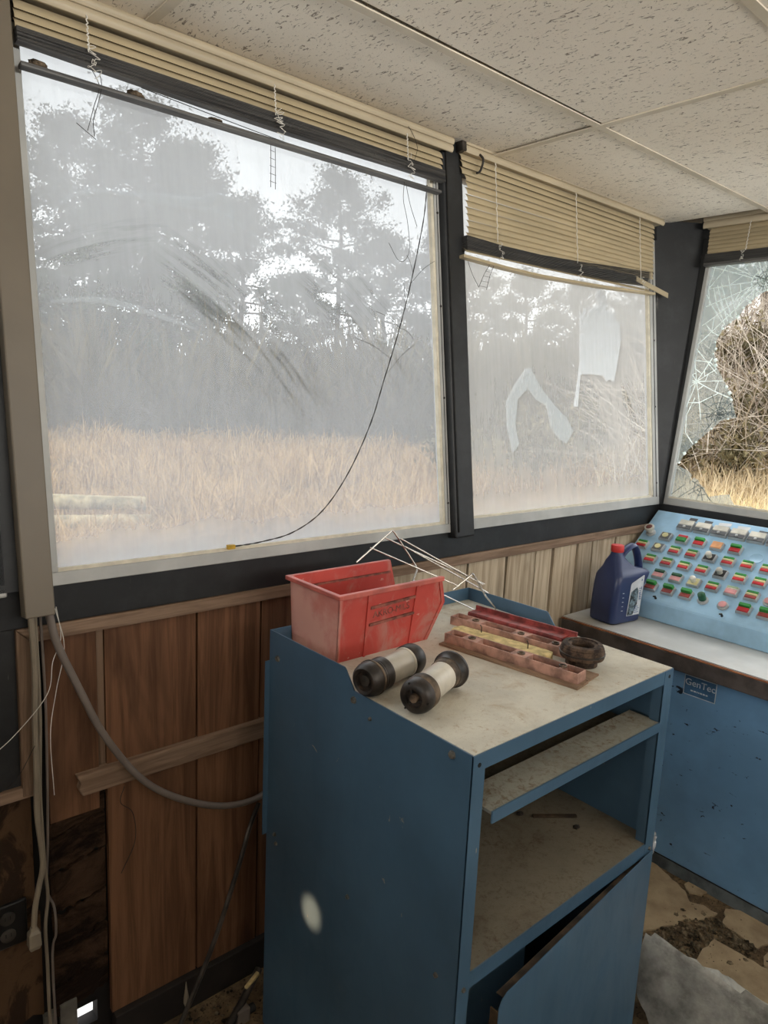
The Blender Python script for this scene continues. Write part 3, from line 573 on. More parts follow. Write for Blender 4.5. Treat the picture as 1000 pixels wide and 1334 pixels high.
def leaves(centres, n, size, seed):
    g = np.random.default_rng(seed); C = np.array([c[:3] for c in centres]); Rr = np.array([c[3:] for c in centres]); k = g.integers(0, len(C), n)
    d = g.normal(0, 1, (n, 3)); d /= np.linalg.norm(d, axis=1)[:, None]; rad = np.abs(g.normal(0, .62, n)) + .12
    p = C[k] + d * rad[:, None] * Rr[k]; t = g.normal(0, 1, (n, 3)); t /= np.linalg.norm(t, axis=1)[:, None]; s = np.cross(t, g.normal(0, 1, (n, 3))); s /= np.linalg.norm(s, axis=1)[:, None]
    L = g.uniform(.6, 1.4, n)[:, None] * size
    P = np.stack([p - s * L * .28, p + s * L * .28, p + t * L], 1); return P.reshape(-1, 3), np.arange(3 * n).reshape(-1, 3)
def pine_proto(seed, h, crown0, wide, nb):
    r_ = random.Random(seed); root = empty('pine_tree'); tr = MB()
    path = [(r_.uniform(-.15, .15) * k / 3, r_.uniform(-.15, .15) * k / 3, h * k / 8) for k in range(9)]
    tr.tube(path, [.26 * (1 - .82 * k / 8) + .02 for k in range(9)], 7)
    cs = []
    for k in range(nb):
        t = crown0 + (1 - crown0) * (k + .5) / nb; i = min(7, int(t * 8)); p = Vector(path[i]).lerp(Vector(path[i + 1]), t * 8 - i); a = k * 2.4 + r_.uniform(-.4, .4)
        env = math.sin(PI * min(1, .18 + .82 * (t - crown0) / (1 - crown0))) ** .7; L = wide * env * r_.uniform(.65, 1.15) + .4
        q = p + Vector((math.cos(a) * L, math.sin(a) * L, L * r_.uniform(.05, .45))); mid = p.lerp(q, .5) + Vector((0, 0, -.1 * L)); tr.tube([p, mid, q], [.07, .05, .02], 4)
        for f in (.45, .7, .9, 1.05):
            c = p.lerp(q, f) + Vector((r_.uniform(-.4, .4), r_.uniform(-.4, .4), r_.uniform(-.1, .4))); s = r_.uniform(.5, 1.0) * (.6 + .12 * wide); cs.append((c.x, c.y, c.z, s * 1.25, s * 1.25, s * .95))
    cs.append((path[8][0], path[8][1], h, .8, .8, .8))
    tr.build('trunk', MAT['bark'], root, smooth=True, fix=False)
    V, F_ = leaves(cs, 140 * len(cs), .24, seed); npmesh('foliage', V, F_, MAT['needle'], root)
    return root
def bare_proto(seed, h):
    r_ = random.Random(seed); root = empty('bare_tree'); b = MB()
    def grow(p, d, L, r, lev):
        q = p + d * L * .5 + Vector((r_.uniform(-.1, .1), r_.uniform(-.1, .1), 0)) * L; e = q + (d + Vector((r_.uniform(-.2, .2), r_.uniform(-.2, .2), .1))).normalized() * L * .5
        b.tube([p, q, e], [r, r * .8, r * .6], 5 if lev < 2 else 3, False)
        if lev < 5:
            for _ in range(3 if lev else 4):
                grow(q.lerp(e, r_.uniform(.2, 1)), (d + Vector((r_.uniform(-.8, .8), r_.uniform(-.8, .8), r_.uniform(-.1, .5)))).normalized(), L * r_.uniform(.55, .8), r * .52, lev + 1)
    grow(Vector((0, 0, 0)), Vector((0, 0, 1)), h * .36, .16, 0)
    b.build('branches', MAT['bark'], root, fix=False); return root
protos = [pine_proto(1, 18, .2, 4.8, 40), pine_proto(2, 17, .36, 3.2, 30), pine_proto(3, 14, .16, 3.6, 32)]
bares = [bare_proto(21, 12), bare_proto(22, 10)]
used = set()
def put_tree(proto, azd, r, sc, rz, label, group):
    x, y = r * math.sin(math.radians(azd)), r * math.cos(math.radians(azd))
    if proto.name in used:
        o = proto.copy(); COL.objects.link(o)
        for ch in proto.children:
            c = ch.copy(); COL.objects.link(c); c.parent = o
    else: o = proto; used.add(proto.name)
    o.location = (x, y, float(ground(x, y)) - .1); o.scale = (sc,) * 3; o.rotation_euler = (0, 0, rz)
    o['label'] = label; o['category'] = 'tree'; o['group'] = group
T = [(0, 17.5, 47, .93, .3, 'broad pine at the left of the row, crown just right of the raceway'), (0, 22.5, 45, .98, 2.1, 'tallest, widest pine, its crown under the folded blind'), (1, 26.0, 50, 1.02, 1.1, 'slim pine with a straight dark trunk showing below its crown'), (1, 24.3, 53, 1.0, 4.0, 'thin pine trunk just left of the slim straight pine'), (2, 29.5, 52, 1.05, .5, 'lower pine on the right edge of the big pine mass'), (2, 14.0, 56, 1.05, 5.2, 'small distant pine by the left edge of the pane'),
     (2, 20.0, 60, 1.1, 3.3, 'pine half hidden behind the tallest pine'), (1, 37.0, 58, 1.08, 2.6, 'round-headed pine standing alone beyond the bright gap in the trees'), (2, 40.5, 60, 1.02, 1.9, 'bushy pine just right of the lone round-headed one'), (2, 34.0, 66, .85, .9, 'short pine filling the gap left of the lone pine'), (1, 44.5, 58, .86, 5.6, 'pine seen behind the top of the hanging black wire'), (2, 47.5, 56, .85, 3.9, 'pine behind the black mullion between the two panes'),
     (2, 51.5, 54, .8, 4.4, 'left pine seen through the smaller whitened pane'), (2, 55.5, 50, .7, 2.8, 'middle pine seen through the smaller whitened pane'), (2, 59.5, 47, .62, .2, 'right pine seen through the smaller whitened pane')]
for (k, a, r, s, rz, lb) in T: put_tree(protos[k], a, r, s, rz, lb, 'pines beyond the reed field')
for (k, a, r, s, rz, lb) in ((2, 63.8, 40, .95, 1.0, 'pine on the bank behind the crazed glass at the top left of the broken pane'), (0, 68.0, 44, .9, 2.2, 'pine on the bank above the hole in the broken pane'), (2, 71.5, 41, 1.0, 3.6, 'pine on the bank at the right end of the photo')): put_tree(protos[k], a, r, s, rz, lb, 'pines on the bank')
for (k, a, r, s, rz) in ((0, 76.0, 44, .95, .4), (2, 81.0, 40, .95, 5.)): put_tree(protos[k], a, r, s, rz, 'pine further along the bank, hidden by the near end of the wall', 'pines on the bank')
B_ = [(0, 31.5, 46, .78, 0., 'bare tree in the bright gap right of the big pines'), (1, 35.0, 44, .8, 1.2, 'bare tree below the lone round-headed pine'), (0, 39.5, 43, .74, 2.2, 'spreading bare tree left of the hanging black wire'), (1, 43.0, 45, .85, 3.0, 'bare tree behind the upper part of the hanging black wire'), (1, 27.5, 44, .72, 4.1, 'bare tree beside the slim straight pine trunk'), (0, 48.8, 42, .66, 5.0, 'bare tree partly behind the black mullion'), (1, 57.0, 38, .62, .6, 'bare tree seen through the whitened film patch')]
for (k, a, r, s, rz, lb) in B_: put_tree(bares[k], a, r, s, rz, lb, 'bare trees in front of the pines')
def bush(azd, r, sc, label):
    x, y = r * math.sin(math.radians(azd)), r * math.cos(math.radians(azd)); o = empty('bush', (x, y, float(ground(x, y))))
    cs = [(rnd.uniform(-1, 1) * sc, rnd.uniform(-1, 1) * sc, rnd.uniform(.3, 1.3) * sc, .7 * sc, .7 * sc, .6 * sc) for _ in range(9)]
    V, F_ = leaves(cs, 2600, .16 * sc, int(azd * 7)); npmesh('foliage', V, F_, MAT['bushleaf'], o)
    b = MB(); [b.tube([(0, 0, 0), (c[0] * .5, c[1] * .5, c[2] * .6), (c[0], c[1], c[2])], [.03, .02, .01], 4) for c in cs]; b.build('stems', MAT['bark'], o, fix=False); tag(o, label, 'bush', 'shrubs in the reeds')
bush(48.5, 27, 1.2, 'dark shrub low in the smaller pane inside the arched film mark'); bush(55.5, 24, 1.5, 'wider dark shrub below the large film patch on the smaller pane'); bush(58.5, 26, 1.3, 'shrub nearest the corner post, right of the wider shrub')
bush(66.3, 19.5, .9, 'brown shrub on the bank at the left side of the hole in the broken pane'); bush(70.5, 21, 1.2, 'brown shrub on the bank at the right end of the photo'); bush(68.4, 25, 1.3, 'dark shrub higher up the bank between two brown shrubs')
# felled poles in the reeds
def log(p, q, r, label):
    o = MB().tube([Vector(p).lerp(Vector(q), t) for t in (0, .2, .4, .6, .8, 1)], [r * 1.05, r, r * .98, r, r * .96, r * .95], 14).build('log', MAT['log'], smooth=True); tag(o, label, 'log', 'felled poles')
log((2.4, 15.6, G + .55), (5.80, 14.0, G + .46), .15, 'pale felled pole in the reeds, upper of the two, its cut end to the right')
log((1.8, 14.6, G + .28), (5.60, 13.3, G + .24), .13, 'felled pole lying below and in front of the other one')
# pale concrete apron by the long wall; unseen side arm added for bounce light
MB().prism([(x, y, G - .3) for x, y in ((-.5, 1.9), (3.5, 1.9), (3.5, -4), (5.6, -4), (5.6, 3.7), (-.5, 3.7))], (0, 0, .42)).build('apron', plain('pale_concrete', (222, 220, 214), .9), kind='structure')

# ------------------------------------------------------------------ blinds
def slat_strip(b, x0, x1, s, n0, wd=.029, tilt=math.radians(66), curve=.003, seg=4, ds=(0, 0), cells=1):
    rows = []
    for c in range(cells + 1):
        f = c / cells; x = x0 + (x1 - x0) * f; sh = ds[0] + (ds[1] - ds[0]) * f; row = []
        for k in range(seg + 1):
            t = k / seg - .5; bow = curve * (1 - 4 * t * t)
            row.append(Vector((x, n0 + t * wd * math.cos(tilt) - bow * math.sin(tilt), s + sh + t * wd * math.sin(tilt) + bow * math.cos(tilt))))
        rows.append(row)
    vs = [p for r in rows for p in r]; k_ = seg + 1
    b.add(vs, [(c*k_+k, c*k_+k+1, (c+1)*k_+k+1, (c+1)*k_+k) for c in range(cells) for k in range(seg)])
def rib(b, x0, x1, s0, s1, n0, bulge, seg=5):         # one rounded valance strip with thickness
    pf = [(n0 - bulge * (1 - (2 * k / seg - 1) ** 2), s1 + (s0 - s1) * k / seg) for k in range(seg + 1)] + [(n0 + .004, s0), (n0 + .004, s1)]
    b.loft([[Vector((x, n, s)) for n, s in pf] for x in (x0, x1)])
def ladder(b, x, s0, s1, n0):
    P = [(x + .0022 * math.sin(k * 2.1), n0 - .002 * (k % 2), s0 + (s1 - s0) * k / 24) for k in range(25)]; b.tube(P, .0015, 5)
def tangle(b, x, s0, s1, n0, r_, wdt=.014, n=26):
    P = [(x + r_.uniform(-wdt, wdt), n0 + r_.uniform(-.012, 0), s0 + (s1 - s0) * k / n + r_.uniform(-.006, .006)) for k in range(n)]; b.tube(smooth_path(P, 3), .0008, 4)
rt = random.Random(9)

# wide blind over the big pane
bl = frame('venetian_blind', FA); tag(bl, 'cream slatted blind drawn up into a grey stack over the big pane', 'blind')
b = MB(); rib(b, .449, 1.746, 1.278, 1.2565, -.058, .006); rib(b, .449, 1.742, 1.2555, 1.232, -.056, .006); b.build('valance', MAT['valance'], bl, smooth=True)
b = MB().box((.452, -.05, 1.245), (1.735, -.01, 1.275)); b.build('headrail', MAT['valance'], bl)
b = MB()
for k in range(3): slat_strip(b, .452, 1.709 - .001 * k, 1.222 - .0195 * k, -.036, wd=.03, cells=6, tilt=math.radians(62))
b.build('slats', MAT['slat'], bl, smooth=True, fix=False)
b = MB()
for k in range(15):
    s = 1.168 - .0024 * k; sag = [.006, .001, -.004, -.006, -.004, -.002, -.001]
    xs = [.452 + (1.71 - .452) * c / 6 for c in range(7)]
    rows = [[Vector((x, -.052 + .001 * rt.random(), s + sag[c] * (k / 15) + .002)), Vector((x, -.028, s + sag[c] * (k / 15) + .0035)), Vector((x, -.028, s + sag[c] * (k / 15) + .0025)), Vector((x, -.052, s + sag[c] * (k / 15) + .0006))] for c, x in enumerate(xs)]
    b.loft(rows)
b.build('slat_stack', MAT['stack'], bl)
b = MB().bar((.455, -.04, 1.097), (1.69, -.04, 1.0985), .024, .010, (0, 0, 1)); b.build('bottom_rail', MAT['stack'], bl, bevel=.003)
b = MB()
for x in (.594, 1.07, 1.54): b = MB(); ladder(b, x, 1.245, 1.16, -.058); tangle(b, x + .008, 1.175, 1.10, -.058, rt); b.build('ladder_cord', MAT['cord'], bl)
b = MB()
def hang(pts, r=.0008): b.tube(smooth_path(pts, 5), r, 5)
hang([(.60, -.05, 1.13), (.613, -.048, 1.11), (.614, -.05, 1.09), (.60, -.05, 1.05), (.583, -.05, .995)]); hang([(.618, -.05, 1.125), (.62, -.05, 1.10), (.61, -.05, 1.06), (.597, -.05, 1.02), (.597, -.05, .985)]); hang([(.56, -.05, 1.005), (.575, -.05, .995), (.60, -.05, .98)])
hang([(1.055, -.05, 1.085), (1.052, -.05, 1.03), (1.048, -.05, .975)]); hang([(1.068, -.05, 1.08), (1.066, -.05, 1.03), (1.062, -.05, .972)])
for k in range(5): hang([(1.046 + .0015 * k, -.05, .99 + .02 * k), (1.066, -.05, .988 + .02 * k)], .0006)
hang([(1.53, -.05, 1.1), (1.522, -.05, 1.04), (1.535, -.05, .98), (1.54, -.05, .9), (1.52, -.05, .86), (1.49, -.05, .855), (1.455, -.05, .90)]); hang([(1.535, -.05, 1.09), (1.55, -.05, 1.03), (1.575, -.05, .97)]); hang([(1.545, -.06, 1.26), (1.56, -.065, 1.235), (1.575, -.065, 1.20), (1.56, -.065, 1.16)])
hang([(.72, -.03, 1.135), (1.1, -.03, 1.113), (1.4, -.03, 1.105), (1.60, -.03, 1.112)], .001)
b.build('loose_cord', MAT['wire'], bl)

# half-lowered blind over the smaller pane
bl = frame('venetian_blind', FA); tag(bl, 'cream slatted blind half lowered and sagging over the smaller pane', 'blind')
b = MB(); rib(b, 1.803, 3.108, 1.296, 1.274, -.058, .006); rib(b, 1.80, 3.104, 1.273, 1.2495, -.056, .006); b.build('valance', MAT['valance'], bl, smooth=True)
MB().box((1.805, -.05, 1.255), (3.10, -.01, 1.29)).build('headrail', MAT['valance'], bl)
MB().box((1.785, -.062, 1.25), (1.805, -.03, 1.295)).build('end_bracket', MAT['darkmetal'], bl, bevel=.002)
b = MB()
for k in range(13):
    s = 1.24 - .0208 * k; f = k / 12
    slat_strip(b, (1.797 if k < 3 else 1.818) + rt.uniform(-.003, .003), 3.045 - .0015 * k, s, -.038 + rt.uniform(-.0006, .0006), cells=6, ds=(rt.uniform(-.0008, .0008) - .004 * f, .05 * f * f * .55))
slat_strip(b, 1.80, 2.99, .934, -.038, cells=6, tilt=math.radians(40), ds=(.004, .02))
b.build('slats', MAT['slat'], bl, smooth=True, fix=False)
b = MB()
for k in range(12):
    xs = [1.80, 1.99, 2.196, 2.45, 2.70, 2.99]; tp = [.982, .978, .981, .994, 1.012, 1.030]; bt = [.938, .938, .940, .944, .955, .972]; f = k / 11
    rows = [[Vector((x, -.054, tp[c] + (bt[c] - tp[c]) * f)), Vector((x, -.029, tp[c] + (bt[c] - tp[c]) * f + .002)), Vector((x, -.029, tp[c] + (bt[c] - tp[c]) * f + .001)), Vector((x, -.054, tp[c] + (bt[c] - tp[c]) * f - .0012))] for c, x in enumerate(xs)]
    b.loft(rows)
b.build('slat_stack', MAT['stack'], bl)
b = MB(); pp = [(1.785, .914), (2.0, .907), (2.193, .906), (2.6, .92), (3.03, .943)]
for p, q in zip(pp, pp[1:]): b.bar((p[0], -.04, p[1]), (q[0], -.04, q[1]), .022, .010)
b.build('bottom_rail', MAT['slat'], bl)
b = MB().bar((2.868, -.052, .985), (3.131, -.056, .945), .003, .022); b.build('broken_slat', MAT['slat'], bl)
b = MB()
for x, s in ((1.955, .95), (2.43, .95), (2.90, .965)): b = MB(); ladder(b, x, 1.25, .985, -.054); tangle(b, x + .005, s + .03, s - .03, -.058, rt, .012, 18); b.build('ladder_cord', MAT['cord'], bl)
b = MB()
hang([(1.945, -.045, .91), (1.92, -.045, .87), (1.899, -.045, .819)]); hang([(1.92, -.045, .905), (1.89, -.045, .87), (1.860, -.045, .822)]); hang([(1.81, -.045, .90), (1.83, -.045, .86), (1.86, -.045, .822)])
for k in range(5): hang([(1.864 + .011 * k, -.045, .827 + .018 * k), (1.903 + .009 * k, -.045, .827 + .018 * k)], .0006)
b.build('loose_cord', MAT['wire'], bl)
b = MB(); hang([(1.87, -.06, 1.255), (1.875, -.07, 1.235), (1.865, -.065, 1.20), (1.85, -.06, 1.19)], .004); b.build('hanging_tag', MAT['wire'], bl)

# blind over the broken pane
bl = frame('venetian_blind', FB); tag(bl, 'cream slatted blind drawn partly up over the broken pane', 'blind')
b = MB(); rib(b, -1.632, .60, 1.3075, 1.281, -.058, .006); rib(b, -1.629, .60, 1.280, 1.25, -.056, .006); b.build('valance', MAT['valance'], bl, smooth=True)
MB().box((-1.62, -.05, 1.255), (.6, -.01, 1.30)).build('headrail', MAT['valance'], bl)
b = MB()
for k in range(7): slat_strip(b, -1.603 + .001 * k, .56, 1.243 - .0175 * k, -.036, cells=6)
b.build('slats', MAT['slat'], bl, smooth=True, fix=False)
b = MB()
for k in range(12):
    s = 1.134 - .0036 * k; b.loft([[Vector((x, -.054, s)), Vector((x, -.029, s + .002)), Vector((x, -.029, s + .001)), Vector((x, -.054, s - .0012))] for x in (-1.60, -1.0, .55)])
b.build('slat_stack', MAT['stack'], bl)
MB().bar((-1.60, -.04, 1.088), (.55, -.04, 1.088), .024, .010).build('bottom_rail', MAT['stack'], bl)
b = MB(); ladder(b, -1.42, 1.255, 1.13, -.06); tangle(b, -1.43, 1.13, 1.085, -.06, rt, .008, 16); b.build('ladder_cord', MAT['cord'], bl)

# mud nests on the bottom rail
def nest(x, s, sx, sz, label, seed):
    r_ = random.Random(seed); bm = bmesh.new(); bmesh.ops.create_icosphere(bm, subdivisions=3, radius=1)
    for v in bm.verts:
        k = 1 + r_.uniform(-.14, .14); v.co = Vector((v.co.x * sx * k, v.co.y * .011 * k, (v.co.z if v.co.z > -.35 else -.35) * sz * k))
    me = bpy.data.meshes.new('mud_nest'); bm.to_mesh(me); bm.free(); me.materials.append(MAT['nest'])
    o = bpy.data.objects.new('mud_nest', me); COL.objects.link(o); o.location = la(x, -.04, s); o.rotation_euler = (-LEAN, 0, 0); tag(o, label, 'nest', 'mud nests on the blind rail')
nest(.492, 1.1065, .020, .011, 'smooth mud nest on the fallen blind rail nearest the raceway', 1)
nest(.70, 1.107, .020, .011, 'lumpy mud nest on the blind rail, second from the raceway', 2)
nest(.902, 1.1065, .020, .005, 'thin smear of mud on the blind rail, third from the raceway', 3)

# ------------------------------------------------------------------ cables on the long wall
b = MB(); P = [la(x, -.028, s) for x, s in ((1.648, 1.117), (1.625, 1.0), (1.56, .80), (1.50, .645), (1.43, .49), (1.37, .36), (1.28, .22), (1.18, .115))] + [la(1.08, -.022, .062), la(.98, -.016, .045), la(.90, -.012, .041)]
P = smooth_path(P, 8); pa = [p + Vector((math.cos(i * 1.1) * .0012, 0, math.sin(i * 1.1) * .0012)) for i, p in enumerate(P)]; pb = [p - Vector((math.cos(i * 1.1) * .0012, 0, math.sin(i * 1.1) * .0012)) for i, p in enumerate(P)]
hw = empty('hanging_wire', P[-1])
def rel(pts, o): return [Vector(p) - Vector(o.location) for p in pts]
b.tube(rel(pa, hw), .0011, 5).tube(rel(pb, hw), .0011, 5)
def spr(x, s, L): b.tube(rel(smooth_path([la(x, -.03, s), la(x + L[0] * .5, -.034, s + L[1] * .5 + .008), la(x + L[0], -.036, s + L[1])], 4), hw), .0007, 4)
for x, s, L in ((1.505, .655, (-.10, .04)), (1.505, .655, (.05, -.03)), (1.57, .83, (-.03, .05)), (1.53, .735, (-.008, .06)), (1.46, .56, (-.14, .05)), (1.45, .52, (.11, .09)), (1.56, .80, (.10, .08))): spr(x, s, L)
b.build('strand', MAT['wire'], hw)
MB().box((-.018, -.006, -.006), (.004, .006, .006)).build('plug', MAT['yellow'], hw, bevel=.002)
tag(hw, 'thin black twisted wire hanging from blind rail to sill of the big pane', 'wire')

rw = frame('cable_raceway', FA); tag(rw, 'beige metal raceway running down the post at the left side of the photo', 'raceway')
b = MB().box((.384, -.05, -.056), (.444, -.011, 1.262)); b.build('cover', MAT['raceway'], rw, bevel=.003)
def cable(name, pts, r, mat, label, cat='cable', n=10):
    o = MB().tube(smooth_path(pts, 8), r, n).build(name, mat, smooth=True, fix=False); return tag(o, label, cat)
cable('thick_cable', [(.436, 1.588, 1.235), (.45, 1.582, 1.16), (.493, 1.58, 1.045), (.541, 1.578, .927), (.611, 1.576, .807), (.678, 1.574, .731), (.772, 1.572, .664), (.862, 1.572, .622), (.95, 1.58, .603), (1.03, 1.604, .60)], .0085, MAT['cable'], 'thick grey cable drooping from the raceway behind the blue cabinet')
pc = empty('power_cord', (.40, 1.60, 1.23)); b = MB(); o_ = pc.location
b.tube(rel(smooth_path([(.402, 1.598, 1.235), (.406, 1.598, 1.11), (.403, 1.60, .98), (.402, 1.6, .86), (.400, 1.6, .76), (.408, 1.60, .64), (.398, 1.60, .58), (.388, 1.60, .53), (.383, 1.60, .478)], 8), pc), .0065, 8)
b.build('lead', MAT['beigecord'], pc, smooth=True, fix=False)
b = MB().loft([[Vector((.383 - .4 + a * k, 0 + c * k * .8, z - 1.23)) for a, c in ((-1, -1), (1, -1), (1, 1), (-1, 1))] for z, k in ((.482, .007), (.474, .008), (.466, .013), (.435, .014), (.424, .010))]); b.build('plug', MAT['beigecord'], pc, bevel=.002)
tag(pc, 'beige power cord hanging unplugged beside the black outlet', 'cord')
cable('thin_cable', [(.413, 1.606, 1.235), (.416, 1.608, 1.0), (.410, 1.608, .8), (.414, 1.608, .62), (.418, 1.608, .54), (.410, 1.608, .46), (.412, 1.61, .36), (.413, 1.61, .2), (.42, 1.60, .02)], .004, MAT['beigecord'], 'thin beige cord running beside the power cord down to the floor', 'cord', 8)
cable('thin_cable', [(.425, 1.612, 1.23), (.43, 1.615, 1.0), (.425, 1.615, .70), (.418, 1.614, .56), (.432, 1.612, .50), (.434, 1.612, .43), (.424, 1.612, .36), (.426, 1.60, .02)], .003, MAT['cable'], 'grey cord behind the beige cords, bowing out near the outlet', 'cord', 8)
for k, (pts, lb) in enumerate(((((.455, 1.60, 1.24), (.46, 1.59, 1.17), (.44, 1.585, 1.12), (.425, 1.58, 1.05), (.36, 1.59, .97), (.30, 1.6, .92)), 'hair-thin wire curling from the raceway end across the wood stile'), (((.45, 1.59, 1.24), (.465, 1.585, 1.15), (.445, 1.585, 1.05), (.43, 1.585, .95), (.435, 1.59, .80)), 'hair-thin wire dangling straight down beside the thick cable'), (((.40, 1.595, .93), (.36, 1.6, .86), (.31, 1.61, .83), (.26, 1.61, .84)), 'loose wire end sticking out over the black panel'), (((.61, 1.63, .74), (.60, 1.63, .70), (.63, 1.63, .66), (.635, 1.63, .58), (.60, 1.635, .50)), 'thin wire curling down the boards under the thick cable'))):
    cable('stray_wire', pts, .0009, MAT['wire'] if k > 1 else MAT['cord'], lb, 'wire', 5)
ow = empty('wall_outlet', (.345, 1.646, .48)); tag(ow, 'black double wall outlet at the left edge of the photo', 'outlet')
MB().box((-.045, -.010, -.056), (.034, 0, .056)).build('cover_plate', MAT['outlet'], ow, bevel=.004)
for z in (.022, -.022):
    s_ = MB().lathe([(.0165, 0), (.0165, .003), (.014, .004)], (-.008, -.010, z), (0, -1, 0), 20).build('socket', MAT['outlet2'], ow, smooth=True)
    bb = MB().box((-.015, -.0150, z - .002), (-.0125, -.0138, z + .007)).box((-.004, -.0150, z - .002), (-.0015, -.0138, z + .007)); q = bb.build('slot', MAT['rubber'], s_)

# ------------------------------------------------------------------ blue cabinet
CX0, CX1, CY0, CY1, CT = .998, 1.794, .839, 1.585, 1.045
cab = empty('steel_cabinet', ((CX0 + CX1) / 2, (CY0 + CY1) / 2, 0)); tag(cab, 'blue steel cabinet with open shelves and a sprung door, cluttered top', 'cabinet')
def cb(*boxes):
    b = MB(); ox, oy = cab.location.x, cab.location.y
    for a, c in boxes: b.box((a[0] - ox, a[1] - oy, a[2]), (c[0] - ox, c[1] - oy, c[2]))
    return b
def side(x, th): 
    ox, oy = cab.location.x, cab.location.y
    return MB().prism([(x - ox, y - oy, z) for y, z in ((CY0, -.147), (CY1, -.147), (CY1, 1.088), (1.255, 1.091), (1.248, 1.086), (1.215, CT), (CY0, CT))], (th, 0, 0))
side(CX0, .003).build('side_panel', MAT['cab'], cab); side(CX1, -.003).build('side_panel', MAT['cab'], cab)
cb(((CX0 + .003, CY0 + .002, CT - .004), (CX1 - .003, CY1 - .002, CT + .001))).build('top_panel', MAT['top'], cab)
cb(((CX0 + .003, CY0, CT - .037), (CX1 - .003, CY0 + .003, CT - .0005))).build('top_fascia', MAT['cab'], cab)
cb(((CX0, CY0 - .001, -.147), (CX0 + .036, CY0 + .003, CT - .001)), ((CX0 + .0325, CY0, -.147), (CX0 + .036, CY0 + .03, CT - .04))).build('post', MAT['cab'], cab)
cb(((CX1 - .044, CY0 - .001, -.147), (CX1, CY0 + .003, CT - .001)), ((CX1 - .044, CY0, -.147), (CX1 - .0405, CY0 + .03, CT - .04))).build('post', MAT['cab'], cab)
cb(((CX0 + .003, CY1 - .004, -.147), (CX1 - .003, CY1 - .001, 1.088))).build('back_panel', MAT['cab'], cab)
cb(((CX0 - .014, CY1 - .002, .48), (CX0 + .03, CY1 + .001, 1.0))).build('rear_flange', MAT['cab'], cab)
cb(((CX0 + .003, CY0 + .003, .532), (CX1 - .003, CY1 - .004, .541))).build('shelf', MAT['shelf'], cab)
cb(((CX0 + .036, CY0 - .0005, .504), (CX1 - .044, CY0 + .003, .541))).build('shelf_fascia', MAT['cab'], cab)
cb(((1.068, CY0 + .002, .893), (1.757, CY0 + .092, .900))).build('pull_out_ledge', MAT['ledge'], cab)
cb(((1.068, CY0 + .092, .866), (1.757, 1.45, .872)), ((1.068, CY0 + .090, .866), (1.757, CY0 + .092, .896))).build('pull_out_tray', MAT['tray'], cab)
cb(((1.068, CY0 - .002, .874), (1.757, CY0 + .002, .901))).build('pull_out_fascia', MAT['cab'], cab)
cb(((CX0 + .04, CY0 + .05, -.13), (1.3, CY1 - .05, .44)), ).build('inner_box', MAT['cab'], cab)
def bolts(pts, axis, r=.0075):
    for p in pts:
        b = MB().lathe([(r * 1.25, 0), (r * 1.25, .0012), (r, .0014), (r, .005), (r * .6, .0062)], Vector(p) - cab.location, axis, 8); b.build('bolt', MAT['bolt'], cab, smooth=True)
bolts([(CX0, 1.543, 1.018), (CX0, 1.214, 1.023), (CX0, .895, 1.025)], (-1, 0, 0)); bolts([(CX0, 1.54, .499), (CX0, 1.207, .51), (CX0, .90, .514), (CX0, 1.592 - .06, .475)], (-1, 0, 0), .005); bolts([(CX0, 1.152, 1.0)], (-1, 0, 0), .004)
bolts([(CX0 + .018, CY0, .513), (CX1 - .02, CY0, .520)], (0, -1, 0), .005)
for x, z in ((CX0 + .018, 1.022), (CX1 - .02, 1.026)):
    MB().lathe([(.005, 0), (.005, .0008)], Vector((x, CY0 - .001, z)) - cab.location, (0, -1, 0), 12).build('screw_hole', MAT['rubber'], cab)
# the door, sprung open a few degrees on its right-hand hinge
door = empty('door', Vector((1.787, CY0 - .004, 0)) - cab.location, (0, 0, math.radians(4.2)), cab)
b = MB().prism([(0, 0, -.11), (0, 0, .512), (-.695, 0, .502), (-.712, 0, .494), (-.722, 0, .478), (-.724, 0, -.11)], (0, -.002, 0)); b.build('door_skin', MAT['cab'], door)
b = MB().box((-.70, 0, .488), (-.02, .022, .490)).box((-.722, 0, -.11), (-.719, .02, .47)).box((-.724, .018, -.11), (-.66, .02, .44)); b.build('door_flange', MAT['doorin'], door)
# scraps stuck to the right post
def crumple(name, loc, sz, mat, label, cat, seed, rot=(0, 0, 0)):
    r_ = random.Random(seed); bm = bmesh.new(); bmesh.ops.create_icosphere(bm, subdivisions=3, radius=1)
    for v in bm.verts: k = r_.uniform(.65, 1.15); v.co = Vector((v.co.x * sz[0] * k, v.co.y * sz[1] * k, v.co.z * sz[2] * k))
    me = bpy.data.meshes.new(name); bm.to_mesh(me); bm.free(); me.materials.append(mat); o = bpy.data.objects.new(name, me); COL.objects.link(o); o.location = loc; o.rotation_euler = rot; return tag(o, label, cat)
crumple('plastic_scrap', (1.6624, 0.7800, 0.6198), (.009, .011, .035), MAT['clear'], 'crumpled scrap of clear plastic clinging to the right post of the cabinet', 'scrap', 4)
# dust and grit on the lower shelf
for k, (x, y, sx, lb) in enumerate(((.991, .913, .017, 'dark flake of debris near the left post on the dusty shelf'), (1.457, 1.051, .011, 'grit lump at the back of the dusty shelf'), (1.531, .922, .010, 'grit lump by the right wall of the dusty shelf'))):
    crumple('debris_flake', (x, y, .6377), (sx, sx * .8, .004), MAT['grime'], lb, 'debris', 20 + k)
o = MB().bar((1.475, 1.023, .6385), (1.572, .950, .6385), .011, .007).build('wood_splinter', MAT['doorin'], bevel=.002); tag(o, 'splinter of dark wood lying along the right wall of the dusty shelf', 'splinter')

